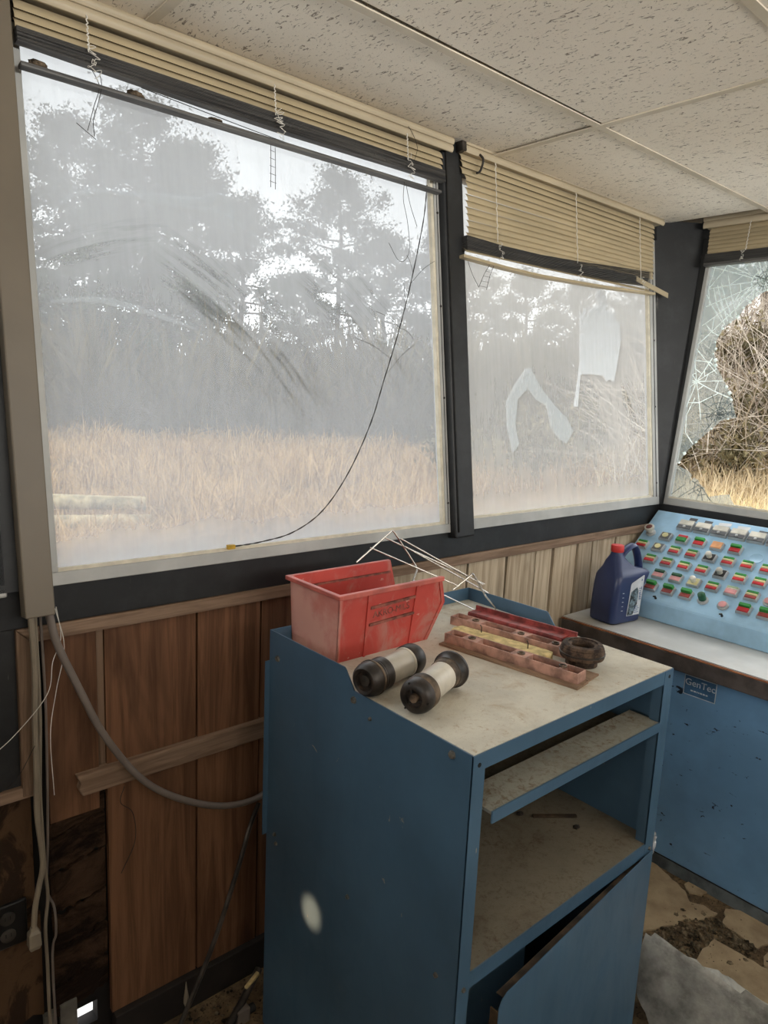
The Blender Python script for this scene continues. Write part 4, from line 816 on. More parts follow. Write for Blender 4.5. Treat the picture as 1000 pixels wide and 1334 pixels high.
# ------------------------------------------------------------------ red stacking bin
BX, BY, BZ = 1.064, 1.372, CT + .001
bn = empty('stacking_bin', (BX, BY, BZ)); tag(bn, 'red plastic stacking bin with dusty scuffs on the cabinet top', 'bin')
WB, LB, HB = .205, .318, .184
def prof(y, out):                                    # side wall outline seen from the front (x, z)
    return [(0, 0), (.312, 0), (.322, .004), (.377, .096), (.379, .108), (.362, .178), (.360, HB), (.0 - .004, HB)]
# near and far side walls (with flare), back wall, bottom, front lip
def wallside(y0, y1, th):
    P = prof(0, 0); out = [Vector((x, y0 + (y1 - y0) * z / HB, z)) for x, z in P]; inn = [p + Vector((0, th, 0)) for p in out]
    b = MB(); n = len(out); b.add(out + inn, [tuple(range(n))[::-1], tuple(n + i for i in range(n))] + [(i, (i+1) % n, n + (i+1) % n, n + i) for i in range(n)]); return b
wallside(0, -.010, .004).build('side_wall', MAT['bin'], bn); wallside(WB, WB + .010, -.004).build('side_wall', MAT['bin'], bn)
b = MB().add([(0, 0, 0), (0, WB, 0), (-.004, WB + .01, HB), (-.004, -.01, HB), (.004, 0, 0), (.004, WB, 0), (.0, WB + .01, HB), (0, -.01, HB)], [(0, 1, 2, 3), (7, 6, 5, 4), (0, 4, 5, 1), (1, 5, 6, 2), (2, 6, 7, 3), (3, 7, 4, 0)]); b.build('back_wall', MAT['bin'], bn)
MB().box((.0, 0, 0), (.318, WB, .004)).build('bottom', MAT['bin'], bn)
b = MB().add([(.314, 0, 0), (.314, WB, 0), (.36, WB, .07), (.36, 0, .07), (.318, 0, 0), (.318, WB, 0), (.364, WB, .07), (.364, 0, .07)], [(0, 1, 2, 3), (7, 6, 5, 4), (0, 4, 5, 1), (1, 5, 6, 2), (2, 6, 7, 3), (3, 7, 4, 0)]); b.build('front_lip', MAT['bin'], bn)
b = MB().box((-.014, -.022, HB - .011), (.0, WB + .02, HB + .001)).box((-.004, -.021, HB - .012), (.362, -.008, HB + .001)).box((-.004, WB + .008, HB - .012), (.362, WB + .019, HB + .001)); b.build('rim', MAT['bin'], bn, bevel=.002)
bpy.data.objects['rim'].data.materials[0] = MAT['binrim']
b = MB()
for yy in (WB + .003,): b.box((0, yy - .012, HB - .035), (.35, yy - .006, HB - .030))
b.build('inner_ledge', MAT['binedge'], bn)
b = MB()                                             # raised uprights on the near face
def flare(x, z): return Vector((x, -.010 * z / HB, z))
for x0, x1, xb0, xb1 in ((.089, .100, .086, .092), (.262, .274, .248, .254)):
    q = [flare(xb0, 0), flare(xb1, 0), flare(x1, HB - .013), flare(x0, HB - .013)]; MB().prism(q, (0, -.0045, 0)).build('upright_rib', MAT['bin'], bn)
b = MB()
for z0 in (.130, .083): MB().prism([flare(.099, z0), flare(.258, z0 + .007), flare(.258, z0 + .014), flare(.099, z0 + .007)], (0, -.006, 0)).build('cross_rib', MAT['binedge'], bn)
b = MB().prism([flare(.347, HB - .012), flare(.361, HB - .012), flare(.377, .104), flare(.366, .10), flare(.318, .01), flare(.324, .006), flare(.378, .10), flare(.379, .108)], (0, -.004, 0)); 
b = MB().prism([flare(.350, HB - .013), flare(.361, HB - .013), flare(.379, .106), flare(.367, .106)], (0, -.004, 0)).prism([flare(.367, .106), flare(.379, .106), flare(.322, .002), flare(.311, .002)], (0, -.004, 0)); b.build('edge_flange', MAT['bin'], bn)
def text(s, size, mat, parent, M_, ext=.0006, name='lettering', sx=1.0):
    c = bpy.data.curves.new(name, 'FONT'); c.body = s; c.size = size; c.extrude = ext; c.align_x = 'CENTER'; c.align_y = 'CENTER'; c.materials.append(mat)
    t_ = bpy.data.objects.new(name, c); COL.objects.link(t_); bpy.context.view_layer.update(); me = bpy.data.meshes.new_from_object(t_.evaluated_get(bpy.context.evaluated_depsgraph_get())); bpy.data.objects.remove(t_); me.name = name
    o = bpy.data.objects.new(name, me); COL.objects.link(o); o.parent = parent; o.matrix_local = M_ @ Matrix.Diagonal((sx, 1, 1, 1)); return o
text('AKRO-MILS', .026, MAT['binedge'], bn, Matrix.Translation((.177, -.0068, .114)) @ Matrix.Rotation(math.radians(2.5), 4, 'Y').inverted() @ Matrix.Rotation(PI / 2, 4, 'X'), .0006)

# ------------------------------------------------------------------ two rollers
def roller(near, d, label, kind):
    d = Vector(d).normalized(); o = empty('filter_cartridge', near); tag(o, label, 'cartridge')
    L = lambda pr, nm, mt: MB().lathe(pr, (0, 0, 0), d, 36).build(nm, mt, o, smooth=True)
    if kind == 1:
        L([(.014, .012), (.022, .012), (.024, .002), (.030, .0), (.037, .007), (.0405, .018), (.041, .03)], 'end_cap', MAT['grime']); L([(.006, .005), (.013, .006), (.014, .013)], 'hub', MAT['darkmetal'])
        L([(.0395, .028), (.0425, .029), (.0425, .034), (.0395, .035)], 'lip_ring', MAT['grimebrown'])
        L([(.0385, .035), (.039, .037), (.0375, .040), (.039, .043), (.0375, .047), (.039, .051), (.0375, .056), (.0392, .061), (.0392, .072), (.036, .074)], 'clamp_band', MAT['grime'])
        L([(.0345, .072), (.0345, .165)], 'tube', MAT['tubedark']); L([(.0355, .160), (.0365, .162), (.0365, .166), (.0355, .168)], 'lip_ring', MAT['tube'])
        L([(.037, .166), (.0395, .170), (.0395, .195), (.036, .205), (.02, .206)], 'end_cap', MAT['grime']); L([(.012, .204), (.012, .222), (.008, .224)], 'nozzle', MAT['grime'])
    else:
        L([(.010, .008), (.018, .006), (.021, .0), (.031, .001), (.037, .007), (.040, .016), (.0405, .03)], 'end_cap', MAT['grime']); L([(.004, -.002), (.009, -.002), (.010, .008)], 'hub', MAT['grimebrown'])
        L([(.0392, .026), (.0408, .028), (.0408, .052), (.038, .055)], 'clamp_band', MAT['grimebrown']); L([(.037, .053), (.0382, .055), (.0372, .060), (.0355, .062)], 'lip_ring', MAT['tube'])
        L([(.0350, .058), (.0350, .150)], 'tube', MAT['tube']); L([(.036, .146), (.0368, .149), (.0368, .166), (.0385, .168)], 'clamp_band', MAT['grimebrown'])
        L([(.037, .166), (.0375, .178), (.041, .188), (.0455, .191), (.0455, .197), (.040, .198), (.036, .192)], 'flange', MAT['grime'])
        b = MB(); u = d.orthogonal().normalized(); v = d.cross(u)
        for k in (0.4, 2.5, 4.6): c_ = (u * math.cos(k) + v * math.sin(k)); b.bar(c_ * .012 + d * .003, c_ * .036 + d * .006, .004, .008, d)
        b.build('spoke', MAT['rubber'], o)
roller((.985, 1.168, CT + .0425), (.199, .043, 0), 'grimy cartridge against the bin with a smooth domed black end and cloudy tube', 1)
roller((1.018, 1.036, CT + .0415), (.228, .079, .005), 'grimy cartridge nearest the front edge with a milky tube and a wide far flange', 2)

# ------------------------------------------------------------------ wire rack behind the bin
wr = empty('wire_rack', (1.60, 1.49, CT + .001)); tag(wr, 'bent chrome wire rack propped from the bin down to the cabinet top', 'rack')
b = MB(); R0 = .0028
A1 = Vector((1.428, 1.585, 1.322)); A2 = Vector((1.657, 1.452, 1.186))
b.tube(rel([(1.303, 1.6, 1.235), A1 + Vector((-.008, .003, -.006)), A1, A1 + Vector((.006, -.004, -.006)), (1.487, 1.535, 1.215), (1.489, 1.53, 1.203), (1.462, 1.52, 1.17)], wr), R0, 8)
b.tube(rel([(1.585, 1.465, 1.14), A2 + Vector((-.008, 0, -.006)), A2, A2 + Vector((.008, 0, -.006)), (1.715, 1.44, 1.105), (1.752, 1.43, 1.066), (1.755, 1.428, 1.056), (1.742, 1.424, CT + .004)], wr), R0, 8)
for p, q in (((1.399, 1.592, 1.304), (1.705, 1.44, 1.147)), ((1.444, 1.565, 1.300), (1.698, 1.44, 1.146)), ((1.456, 1.555, 1.275), (1.722, 1.436, 1.116)), ((1.352, 1.597, 1.275), (1.607, 1.46, 1.150)), ((1.466, 1.522, 1.175), (1.70, 1.44, CT + .006))):
    b.tube(rel([p, Vector(p).lerp(Vector(q), .5), q], wr), R0 * .85, 8)
b.build('wire_frame', MAT['chrome'], wr, smooth=True, fix=False)

# ------------------------------------------------------------------ brown strips, foam, red channel
tD = Vector((.141, -.99, 0)); wD = Vector((.99, .141, 0))
def obox(b, o, t0, t1, w0, w1, z0, z1, t=tD, ww=wD):
    P = [o + t * a + ww * c + Vector((0, 0, z)) for z in (z0, z1) for a, c in ((t0, w0), (t1, w0), (t1, w1), (t0, w1))]
    b.add(P, [(0, 3, 2, 1), (4, 5, 6, 7), (0, 1, 5, 4), (1, 2, 6, 5), (2, 3, 7, 6), (3, 0, 4, 7)])
z1 = CT + .001
o = empty('board_strip', (1.384, 1.318, z1)); tag(o, 'thin brown flat strip lying under the moulded strip at the front', 'strip')
b = MB(); obox(b, Vector((0, 0, 0)), 0, .418, 0, .062, 0, .006); b.build('strip', MAT['plate'], o)
o = empty('board_strip', (1.43, 1.318, z1)); tag(o, 'second flat brown strip peeking out from under the first toward the ring', 'strip')
b = MB(); obox(b, Vector((.022, 0, 0)), .05, .405, 0, .062, 0, .005); b.build('strip', MAT['plate'], o)
def moulded(loc, L, label, wd=.046, h=.026):
    o = empty('moulded_strip', loc); tag(o, label, 'strip', 'moulded plastic strips'); Z = Vector((0, 0, 0))
    b = MB(); obox(b, Z, 0, L, 0, wd, 0, .004); obox(b, Z, 0, L, 0, .004, .004, h); obox(b, Z, 0, L, wd - .004, wd, .004, h)
    cells = [0, .055, .10, .21, .255, .355, L - .055, L - .003] if L > .38 else [0, .05, .10, .20, .25, L - .05, L - .003]
    for c in cells: obox(b, Z, c, c + .003, .004, wd - .004, .004, h)
    b.build('tray', MAT['moulding'], o)
    b = MB()
    for k in (1, 3, 5):
        if k + 1 < len(cells): b = MB(); obox(b, Z, cells[k] + .003, cells[k + 1], .004, wd - .004, .016, h - .001); b.build('web', MAT['moulding'], o)
    b = MB()
    for k in (1, 3, 5):
        if k + 1 < len(cells): c = (cells[k] + cells[k + 1]) / 2; b = MB().lathe([(.0085, 0), (.0105, 0), (.0105, .004), (.0075, .004), (.007, -.001)], tD * c + wD * wd / 2 + Vector((0, 0, h - .001)), (0, 0, 1), 16); b.build('boss', MAT['grimebrown'], o, smooth=True)
    return o
moulded((1.404, 1.318, z1 + .006), .405, 'front brown moulded strip with open cells and bolt bosses on the flat strips')
moulded((1.545, 1.43, z1), .385, 'rear brown moulded strip with open cells between the yellow foam and red channel')
o = empty('foam_strip', (1.458, 1.345, z1)); tag(o, 'pale yellow foam strip with two bent nails between the moulded strips', 'foam')
b = MB(); P = [(0, 0), (.015, -.004), (.28, .0), (.305, .03), (.295, .062), (.27, .066), (.0, .058), (-.01, .03)]
b.prism([tD * a + wD * c + Vector((0, 0, .0)) for a, c in P], (0, 0, .024)); b.build('foam', MAT['foam'], o, bevel=.003)
b = MB()
for a, c in ((.075, .045), (.235, .03)): p = tD * a + wD * c; MB().tube([p + Vector((0, 0, .012)), p + Vector((0, 0, .04)), p + Vector((-.004, .002, .047))], .0015, 6).build('nail', MAT['grime'], o, smooth=True)
o = empty('red_channel', (1.628, 1.425, z1)); tag(o, 'dusty red channel strip lying on the far side of the moulded strips', 'channel')
b = MB(); Zv = Vector((0, 0, 0)); obox(b, Zv, .0, .32, -.012, .034, .024, .029); obox(b, Zv, 0, .345, .030, .036, .0, .042); obox(b, Zv, .0, .32, -.014, -.010, .0, .026); obox(b, Zv, 0.0, .30, .0, .03, .0, .006); b.build('channel', MAT['redbar'], o, bevel=.001)

# rusty ring
o = empty('flanged_ring', (1.607, 1.003, z1)); tag(o, 'rusty iron flanged ring at the right end of the brown strips', 'ring')
MB().lathe([(.026, .0), (.042, .0), (.042, .018), (.047, .020), (.057, .021), (.0585, .025), (.0585, .042), (.057, .045), (.055, .047), (.056, .049), (.052, .056), (.040, .058), (.038, .0545), (.033, .0545), (.030, .052), (.029, .0), (.026, 0)], (0, 0, 0), (0, 0, 1), 48).build('body', MAT['rust'], o, smooth=True)
b = MB().lathe([(.0590, .030), (.0602, .031), (.0602, .035), (.0590, .036)], (0, 0, 0), (0, 0, 1), 48); b.build('groove_band', MAT['grime'], o, smooth=True)

# where the cabinet and the things on its top stand, and their size
for nm, loc in (
        ('steel_cabinet', (1.2871, 1.1175, 0.1357)),
        ('stacking_bin', (0.9810, 1.2650, 1.1001)),
        ('filter_cartridge', (0.9082, 1.0769, 1.1384)),
        ('filter_cartridge.001', (0.9386, 0.9552, 1.1375)),
        ('wire_rack', (1.4752, 1.3738, 1.1001)),
        ('board_strip', (1.2760, 1.2152, 1.1001)),
        ('board_strip.001', (1.3185, 1.2152, 1.1001)),
        ('moulded_strip', (1.2945, 1.2152, 1.1057)),
        ('moulded_strip.001', (1.4245, 1.3185, 1.1001)),
        ('foam_strip', (1.3443, 1.2401, 1.1001)),
        ('red_channel', (1.5010, 1.3139, 1.1001)),
        ('flanged_ring', (1.4817, 0.9248, 1.1001)),
):
    o = bpy.data.objects[nm]; o.location = loc; o.scale = (.922,) * 3

# ------------------------------------------------------------------ control console
co = empty('control_console', (2.75, .6, 0)); tag(co, 'blue control console with rows of coloured push buttons on a sloping panel', 'console')
CO = co.location
def kb(a, c, M_=None): return MB().box(Vector(a) - CO, Vector(c) - CO)
YE = 1.612; YN = -1.0
kb((2.452, YN, .052), (3.10, YE, .80)).build('body', MAT['console'], co, bevel=.004)
kb((2.454, YN, .0), (3.10, YE, .046)).build('plinth', MAT['plinth'], co)
kb((2.457, YN, .046), (2.474, YE, .052)).build('plinth_edge', MAT['rubber'], co)
kb((2.415, YN, .797), (3.0, YE + .006, .857)).build('counter_core', MAT['ctredge'], co, bevel=.003)
kb((2.424, YN, .857), (3.0, YE + .006, .8645)).build('counter_top', MAT['counter'], co)
b = MB(); rr_ = random.Random(12); n = 90; ya = YN; poly = []
for k in range(n + 1): poly.append((2.411 - CO.x + rr_.uniform(0, .009), ya + (YE + .006 - ya) * k / n - CO.y, .8565))
for k in range(n, -1, -1): poly.append((2.43 - CO.x + rr_.uniform(-.004, .004), ya + (YE + .006 - ya) * k / n - CO.y, .8575))
b.prism(poly, (0, 0, .0035)); b.build('splintered_edge', MAT['ply'], co)
P0 = Vector((2.694, 0, .945)); SA = math.radians(37.22); SL = .515; sd = Vector((math.cos(SA), 0, math.sin(SA))); nd = Vector((-math.sin(SA), 0, math.cos(SA)))
b = MB().prism([Vector(p) - CO for p in ((2.694, YE, .866), (2.694, YE, .937), (2.697, YE, .945), (2.706, YE, .954), P0 + sd * SL + Vector((0, YE, 0)), (3.115, YE, 1.255), (3.115, YE, .866))], (0, YN - YE, 0)); b.build('panel_box', MAT['panel'], co, bevel=.002)
def on(y, s, h=0.): return P0 + sd * s + nd * h + Vector((0, y, 0)) - CO
def pbox(y0, y1, s0, s1, h0, h1, ins=0.):
    b = MB(); c = [(y0, s0), (y1, s0), (y1, s1), (y0, s1)]; c2 = [(y0 - ins, s0 + ins), (y1 + ins, s0 + ins), (y1 + ins, s1 - ins), (y0 - ins, s1 - ins)]
    b.loft([[on(y, s, h0) for y, s in c], [on(y, s, h1) for y, s in c2]]); return b
def button(y, s, kind):
    hw, hh = .026, .022
    h = pbox(y + hw, y - hw, s - hh, s + hh, 0, .015, .002).build('push_button', MAT['housing'], co, bevel=.0015)
    def cap(a, c, col, h1=.020, nm=None): pbox(y + .021, y - .021, s + a, s + c, .0145, h1, .0015).build(nm or col + '_cap', MAT['b_' + col], h, bevel=.001)
    if kind == 'tri': cap(-.019, -.005, 'red'); cap(-.0045, .007, 'yellow'); cap(.0075, .019, 'green')
    elif kind == 'trip': cap(-.019, -.005, 'dkred'); cap(-.0045, .007, 'yellow'); cap(.0075, .019, 'green')
    elif kind == 'gr': cap(-.019, .002, 'red'); cap(.003, .019, 'green', .026)
    elif kind == 'gd': cap(-.019, .001, 'dkred', .018); cap(.002, .019, 'green', .030)
    elif kind == 'rg': cap(-.019, .003, 'green', .024); cap(.004, .019, 'red')
    elif kind == 'orange': cap(-.019, .019, 'orange', .019)
    elif kind == 'pale': cap(-.019, .003, 'pink'); cap(.0035, .010, 'white'); cap(.0105, .019, 'palegreen')
    elif kind == 'bp': cap(-.019, .004, 'pink', .017); cap(.005, .019, 'dkgreen', .022)
    elif kind == 'ring':
        cap(-.019, .019, 'grey', .017); MB().lathe([(.009, 0), (.013, 0), (.013, .003), (.009, .003)], on(y, s, .017), nd, 20).build('white_ring', MAT['b_yellow'], h, smooth=True)
    elif kind in ('knob', 'knoby'):
        cap(-.019, .019, 'blk' if kind == 'knob' else 'yellow', .016); MB().lathe([(.011, 0), (.010, .008), (.0125, .014), (.011, .022), (.006, .026)], on(y, s, .016), nd, 18).build('white_knob', MAT['b_white'], h, smooth=True)
GY = lambda i: 1.495 - .0755 * i
rows = [(.355, {0: 'ring', 1: 'rg', 2: 'gr', 3: 'orange', 4: 'gr'}), (.284, {-1: 'tri', 0: 'ring', 1: 'tri', 2: 'tri', 3: 'knob', 4: 'tri', 5: 'tri', 6: 'tri', 7: 'tri', 8: 'gr'}), (.211, {0: 'tri', 1: 'tri', 2: 'tri', 3: 'tri', 4: 'knob', 5: 'tri', 6: 'tri', 7: 'tri', 8: 'tri'}),
        (.138, {1: 'bp', 2: 'bp', 3: 'knoby', 4: 'tri', 5: 'pale', 6: 'trip', 8: 'tri'}), (.067, {1: 'gd', 2: 'gd', 3: 'gd', 6: 'gr', 7: 'gd', 8: 'gd'})]
for s, d in rows:
    for i, k in d.items(): button(GY(i), s, k)
def round_button(y, s, kind):
    h = MB().lathe([(.021, 0), (.021, .006), (.017, .009), (.017, .013)], on(y, s), nd, 24).build('round_button', MAT['housing'], co, smooth=True)
    if kind == 'mush':
        MB().lathe([(.014, .009), (.014, .028), (.021, .030), (.022, .038), (.019, .041), (.014, .041), (.0135, .038)], on(y, s), nd, 24).build('white_collar', MAT['b_white'], h, smooth=True); MB().lathe([(.0138, 0), (.0138, .0025), (.011, .004)], on(y, s, .038), nd, 20).build('maroon_cap', MAT['b_maroon'], h, smooth=True)
    if kind == 'green': MB().lathe([(.0145, .010), (.015, .030), (.014, .040), (.008, .043)], on(y, s), nd, 22).build('green_cap', MAT['b_dkgreen'], h, smooth=True)
    if kind == 'pink': MB().lathe([(.0145, .010), (.0145, .015), (.010, .016)], on(y, s), nd, 22).build('pink_cap', MAT['b_pink'], h, smooth=True)
round_button(1.572, .366, 'mush'); round_button(1.199, .064, 'green'); round_button(1.12, .062, 'pink'); round_button(.978, .131, 'pink')
MB().lathe([(.026, 0), (.0275, .0005), (.0275, .002), (.026, .0025), (.024, .002), (.022, .001)], on(1.105, .337), nd, 30).build('blanking_plug', MAT['panel'], co, smooth=True)
for y, s in ((1.375, .017), (1.104, .015), (.83, .016)): MB().tube([on(y, s, 0), on(y, s, .012), on(y + .004, s - .006, .017)], [.005, .004, .003], 8).build('toggle_switch', MAT['rubber'], co, smooth=True)
for i in range(7):
    y = 1.442 - .0752 * i; h = pbox(y + .035, y - .035, .412, .468, 0, .017, .003).build('indicator_window', MAT['housing'], co, bevel=.002)
    pbox(y + .031, y - .031, .414, .434, .0155, .0185, .001).build('dark_legend', MAT['b_grey'], h); pbox(y + .031, y - .031, .436, .466, .0155, .0190, .001).build('pale_window', MAT['b_white'], h)
    MB().lathe([(.006, 0), (.006, .003), (.003, .004)], on(y, .425, .0180), nd, 12).build('indicator_bulb', MAT['housing'], h, smooth=True)
for k, (y, s, ang, col, wd) in enumerate(((1.432, .490, 0, 'b_grey', .034), (1.364, .488, 0, 'b_grey', .034), (1.294, .492, .12, 'paper', .052), (1.215, .490, .05, 'paper', .05), (1.134, .482, 0, 'b_grey', .034))):
    c = [(-wd / 2, -.009), (wd / 2, -.009), (wd / 2, .009), (-wd / 2, .009)]; q = [on(y - (a * math.cos(ang) - e * math.sin(ang)), s + a * math.sin(ang) + e * math.cos(ang), .0006) for a, e in c]
    MB().prism(q, nd * .0008).build('paper_tag' if col == 'paper' else 'name_strip', MAT[col], co)
# maker's plate on the console front
sg = empty('nameplate', Vector((2.4515, 1.043, .747)) - CO, (0, 0, -PI / 2), co)
MB().box((-.058, -.001, -.037), (.058, 0, .037)).build('plate', MAT['sign'], sg)
b = MB().box((-.058, -.002, .0345), (.058, 0, .037)).box((-.058, -.002, -.037), (.058, 0, -.0345)).box((-.058, -.002, -.037), (-.0555, 0, .037)).box((.0555, -.002, -.037), (.058, 0, .037)); b.build('border', MAT['signlt'], sg)
text('GenTec', .034, MAT['signlt'], sg, Matrix.Translation((0, -.0012, .011)) @ Matrix.Rotation(PI / 2, 4, 'X'), .0006)
b = MB(); rr_ = random.Random(2); x = -.032
while x < .03: wv = rr_.uniform(.003, .009); b.box((x, -.0014, -.020), (x + wv, -.0008, -.015)); x += wv + .0025
b.build('small_print', MAT['signlt'], sg)

# ------------------------------------------------------------------ navy jug
jug = empty('oil_jug', (2.575, 1.475, .866), (0, 0, math.radians(-8))); tag(jug, 'navy plastic oil jug with red cap and white label on the console counter', 'jug')
def rr_ring(x0, x1, hy, z, rad, n=6):
    out = []
    for (cx, cy_, a0) in ((x1 - rad, hy - rad, 0), (x0 + rad, hy - rad, 90), (x0 + rad, -hy + rad, 180), (x1 - rad, -hy + rad, 270)):
        for k in range(n): a = math.radians(a0 + 90 * k / (n - 1)); out.append(Vector((cx + math.cos(a) * rad, cy_ + math.sin(a) * rad, z)))
    return out
b = MB().loft([rr_ring(-.082, .078, .058, 0, .022), rr_ring(-.090, .086, .064, .006, .026), rr_ring(-.091, .088, .065, .03, .027), rr_ring(-.088, .090, .065, .10, .027), rr_ring(-.083, .102, .065, .15, .027), rr_ring(-.077, .124, .064, .185, .027), rr_ring(-.071, .134, .060, .198, .026), rr_ring(-.068, .122, .054, .206, .024), rr_ring(-.062, .055, .045, .222, .023), rr_ring(-.056, .018, .038, .245, .022), rr_ring(-.048, .002, .026, .268, .022), rr_ring(-.0445, -.0015, .0215, .285, .0205)])
b.build('body', MAT['jug'], jug, smooth=True)
b = MB(); hp = smooth_path([(-.012, 0, .250), (.02, 0, .280), (.058, 0, .299), (.082, 0, .295), (.104, 0, .262), (.120, 0, .218), (.122, 0, .195)], 5)
rings = []
for i, p in enumerate(hp):
    t = (hp[min(i + 1, len(hp) - 1)] - hp[max(i - 1, 0)]).normalized(); u = Vector((0, 1, 0)); v = t.cross(u)
    rings.append([p + u * math.cos(2 * PI * k / 12) * .019 + v * math.sin(2 * PI * k / 12) * .011 for k in range(12)])
b.loft(rings); b.build('handle', MAT['jug'], jug, smooth=True)
b = MB().lathe([(.024, .283), (.0255, .286), (.0255, .308), (.023, .311), (.01, .312)], (-.023, 0, 0), (0, 0, 1), 30); b.build('cap', MAT['cap'], jug, smooth=True)
lb = MB().prism([(-.012, -.0657, .03), (.066, -.0657, .03), (.079, -.0657, .19), (.074, -.0657, .192), (.004, -.0657, .165), (.000, -.0657, .158)], (0, -.0008, 0)).build('label', MAT['label'], jug)
MB().prism([(-.010, -.0665, .032), (.024, -.0665, .032), (.046, -.0665, .075), (.048, -.0665, .13), (.038, -.0665, .145), (.004, -.0665, .128)], (0, -.0004, 0)).build('label_picture', MAT['labelpic'], lb)
b = MB()
for k in range(4): b.box((.030, -.0670, .040 + .008 * k), (.030 + .03 - .006 * (k % 2), -.0664, .042 + .008 * k))
b.prism([(.060, -.0670, .170), (.068, -.0670, .170), (.064, -.0670, .178)], (0, .0004, 0)); b.build('label_print', MAT['labelink'], lb)
text('Trales', .022, MAT['labelink'], lb, Matrix.Translation((.060, -.0669, .118)) @ Matrix.Rotation(PI / 2, 4, 'X') @ Matrix.Rotation(math.radians(-86), 4, 'Z'), .0003)
b = MB()
for k in range(5): b.box((-.046, -.0668, .055 + .018 * k), (-.038, -.0645, .0568 + .018 * k))
b.build('level_mark', MAT['label'], jug)

# ------------------------------------------------------------------ floor: broken tiles, rubble, tarp, scraps
def ftile(poly, z, label, seed):
    r_ = random.Random(seed); P = []
    for i, a in enumerate(poly):
        c = poly[(i + 1) % len(poly)]; n = max(1, int(math.dist(a, c) / .02))
        for k in range(n): t = k / n; P.append((a[0] + (c[0] - a[0]) * t + r_.uniform(-.004, .004), a[1] + (c[1] - a[1]) * t + r_.uniform(-.004, .004), z))
    cx = sum(p[0] for p in P) / len(P); cy_ = sum(p[1] for p in P) / len(P)
    o = MB().prism([(p[0] - cx, p[1] - cy_, 0) for p in P], (0, 0, .006)).build('floor_tile', MAT['ftile']); o.location = (cx, cy_, z); tag(o, label, 'floor tile', 'broken floor tiles')
ftile([(1.95, 1.02), (2.165, .944), (2.20, .925), (2.25, .915), (2.271, .911), (2.29, .885), (2.33, .868), (2.372, .852), (2.375, .90), (2.35, .94), (2.395, .98), (2.45, 1.12), (2.46, 1.5), (1.95, 1.5)], 0., 'large brown floor tile with a ragged edge beside the cabinet', 1)
ftile([(2.341, .821), (2.318, .70), (2.367, .684), (2.46, .70), (2.46, .80), (2.42, .845)], 0., 'broken floor tile against the console plinth, right of the rubble', 2)
ftile([(2.247, .807), (2.15, .81), (2.107, .802), (1.98, .62), (1.98, .30), (2.22, .30), (2.255, .60)], 0., 'brown floor tile between the rubble and the tarp', 3)
ftile([(2.265, .66), (2.30, .675), (2.36, .665), (2.45, .68), (2.45, .3), (2.27, .3)], 0., 'floor tile at the lower right edge of the photo beyond the crack', 4)
ftile([(2.42, .93), (2.40, .965), (2.425, 1.0), (2.46, 1.0), (2.46, .93)], 0., 'small chip of floor tile by the plinth', 5)
g = np.random.default_rng(8); n = 1500; Vs = []; Fs = []
ico = bmesh.new(); bmesh.ops.create_icosphere(ico, subdivisions=1, radius=1); iv = np.array([v.co[:] for v in ico.verts]); ifc = np.array([[v.index for v in f.verts] for f in ico.faces]); ico.free()
for k in range(n):
    if k < 900: x, y = g.uniform(2.08, 2.36), g.uniform(.70, .95)
    elif k < 1200: x, y = g.uniform(2.1, 2.46), g.uniform(.3, 1.4)
    else: x, y = g.uniform(.45, .90), g.uniform(1.2, 1.61)
    s = g.uniform(.0025, .007) * (1.6 if g.random() < .08 else 1) * (1 if k < 900 or k >= 1200 else .38); Vs.append(iv * g.uniform(.7, 1.2, (len(iv), 3)) * s * np.array([1, 1, .6]) + np.array([x, y, s * .4 + (.0 if k < 900 else .004)])); Fs.append(ifc + k * len(iv))
tag(npmesh('rubble', np.concatenate(Vs), np.concatenate(Fs), MAT['pebble'], kind='stuff'), 'crumbled grit scattered over the floor between the broken tiles', 'rubble')
# tarp heaped beside the cabinet
from mathutils import noise as mn
nx, ny = 90, 90; Vt = []
for i in range(nx):
    for j in range(ny):
        u, v = i / (nx - 1), j / (ny - 1); x = 1.40 + .66 * u; y = .828 - .15 * min(1, max(0, (1.735 - x) / .07)) - 1.0 * v; ridge = 1.80 + .03 * v
        d = (x - ridge) / (.40 if x < ridge else .24); k = abs(d)
        z = (.232 - .02 * v) * (max(0, 1 - k * 3.1) ** 1.15 + .10 * max(0, 1 - k) if x < ridge else max(0, 1 - k) ** .8)
        p = Vector((x * 5.5, y * 4.0 + x * 3, 0)); cr_ = 1 - abs(mn.noise(p)) * 2; cr2 = 1 - abs(mn.noise(p * 2.3 + Vector((3, 1, 0)))) * 2
        z += (.045 * (cr_ - .5) + .022 * (cr2 - .5)) * min(1, .12 + k * 2.2) * (1 if k < 1 else .35)
        Vt.append((x, y, max(.006, z + .008)))
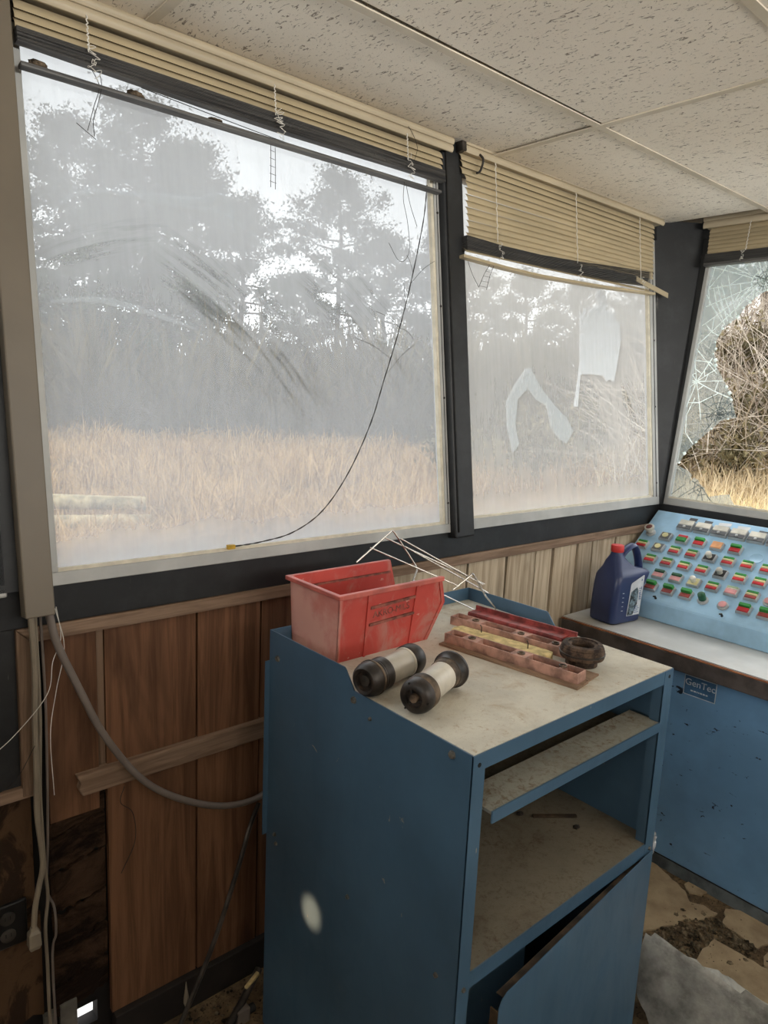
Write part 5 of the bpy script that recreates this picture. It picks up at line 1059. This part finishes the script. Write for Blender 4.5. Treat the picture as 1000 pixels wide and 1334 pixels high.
Ft = [(i * ny + j, i * ny + j + 1, (i + 1) * ny + j + 1, (i + 1) * ny + j) for i in range(nx - 1) for j in range(ny - 1)]
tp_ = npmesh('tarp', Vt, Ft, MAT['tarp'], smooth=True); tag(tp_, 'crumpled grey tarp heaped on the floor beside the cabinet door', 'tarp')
# scraps in the dark corner under the boards
o = MB().tube([(.80, 1.47, .02), (.88, 1.51, .045), (.965, 1.56, .07)], .011, 10).build('scrap_pipe', MAT['darkmetal'], smooth=True); tag(o, 'dark length of pipe lying along the wall left of the cabinet', 'pipe')
cable('thin_rod', [(.64, 1.50, .004), (.70, 1.51, .09), (.80, 1.53, .25), (.89, 1.555, .43), (.935, 1.575, .52), (.978, 1.596, .575)], .0065, MAT['darkmetal'], 'thin dark rod leaning from the floor up behind the cabinet', 'rod', 8)
o = empty('pipe_fitting', (.875, 1.50, 0)); tag(o, 'grey square pipe fitting on the floor debris left of the cabinet', 'fitting')
MB().box((-.02, -.015, .0), (.02, .015, .045)).build('block', MAT['cable'], o, bevel=.004); MB().lathe([(.012, 0), (.012, .02), (.008, .02), (.008, .004)], (.02, 0, .022), (1, 0, 0), 16).build('spigot', MAT['rubber'], o, smooth=True)
o = MB().bar((.905, 1.53, .062), (.955, 1.545, .075), .012, .012).build('wood_stub', MAT['foam'], bevel=.003); tag(o, 'short pale stub of wood resting on the dark pipe', 'stub')
o = MB().loft([[Vector((math.cos(2*PI*k/10) * r_, math.sin(2*PI*k/10) * r_ * .6, z)) for k in range(10)] for r_, z in ((.001, .075), (.004, .05), (.008, .025), (.008, .012), (.004, 0))]).build('cord_toggle', MAT['beigecord'], smooth=True); o.location = (.765, 1.612, .03); tag(o, 'small beige cord pull hanging against the black baseboard', 'cord pull')
crumple('rubble_chunk', (.80, 1.40, .025), (.05, .03, .028), MAT['grime'], 'dark chunk of rubble beside the cabinet foot', 'rubble', 31); crumple('rubble_chunk', (.70, 1.42, .02), (.06, .04, .022), MAT['grime'], 'dark chunk of rubble in front of the rod', 'rubble', 32)
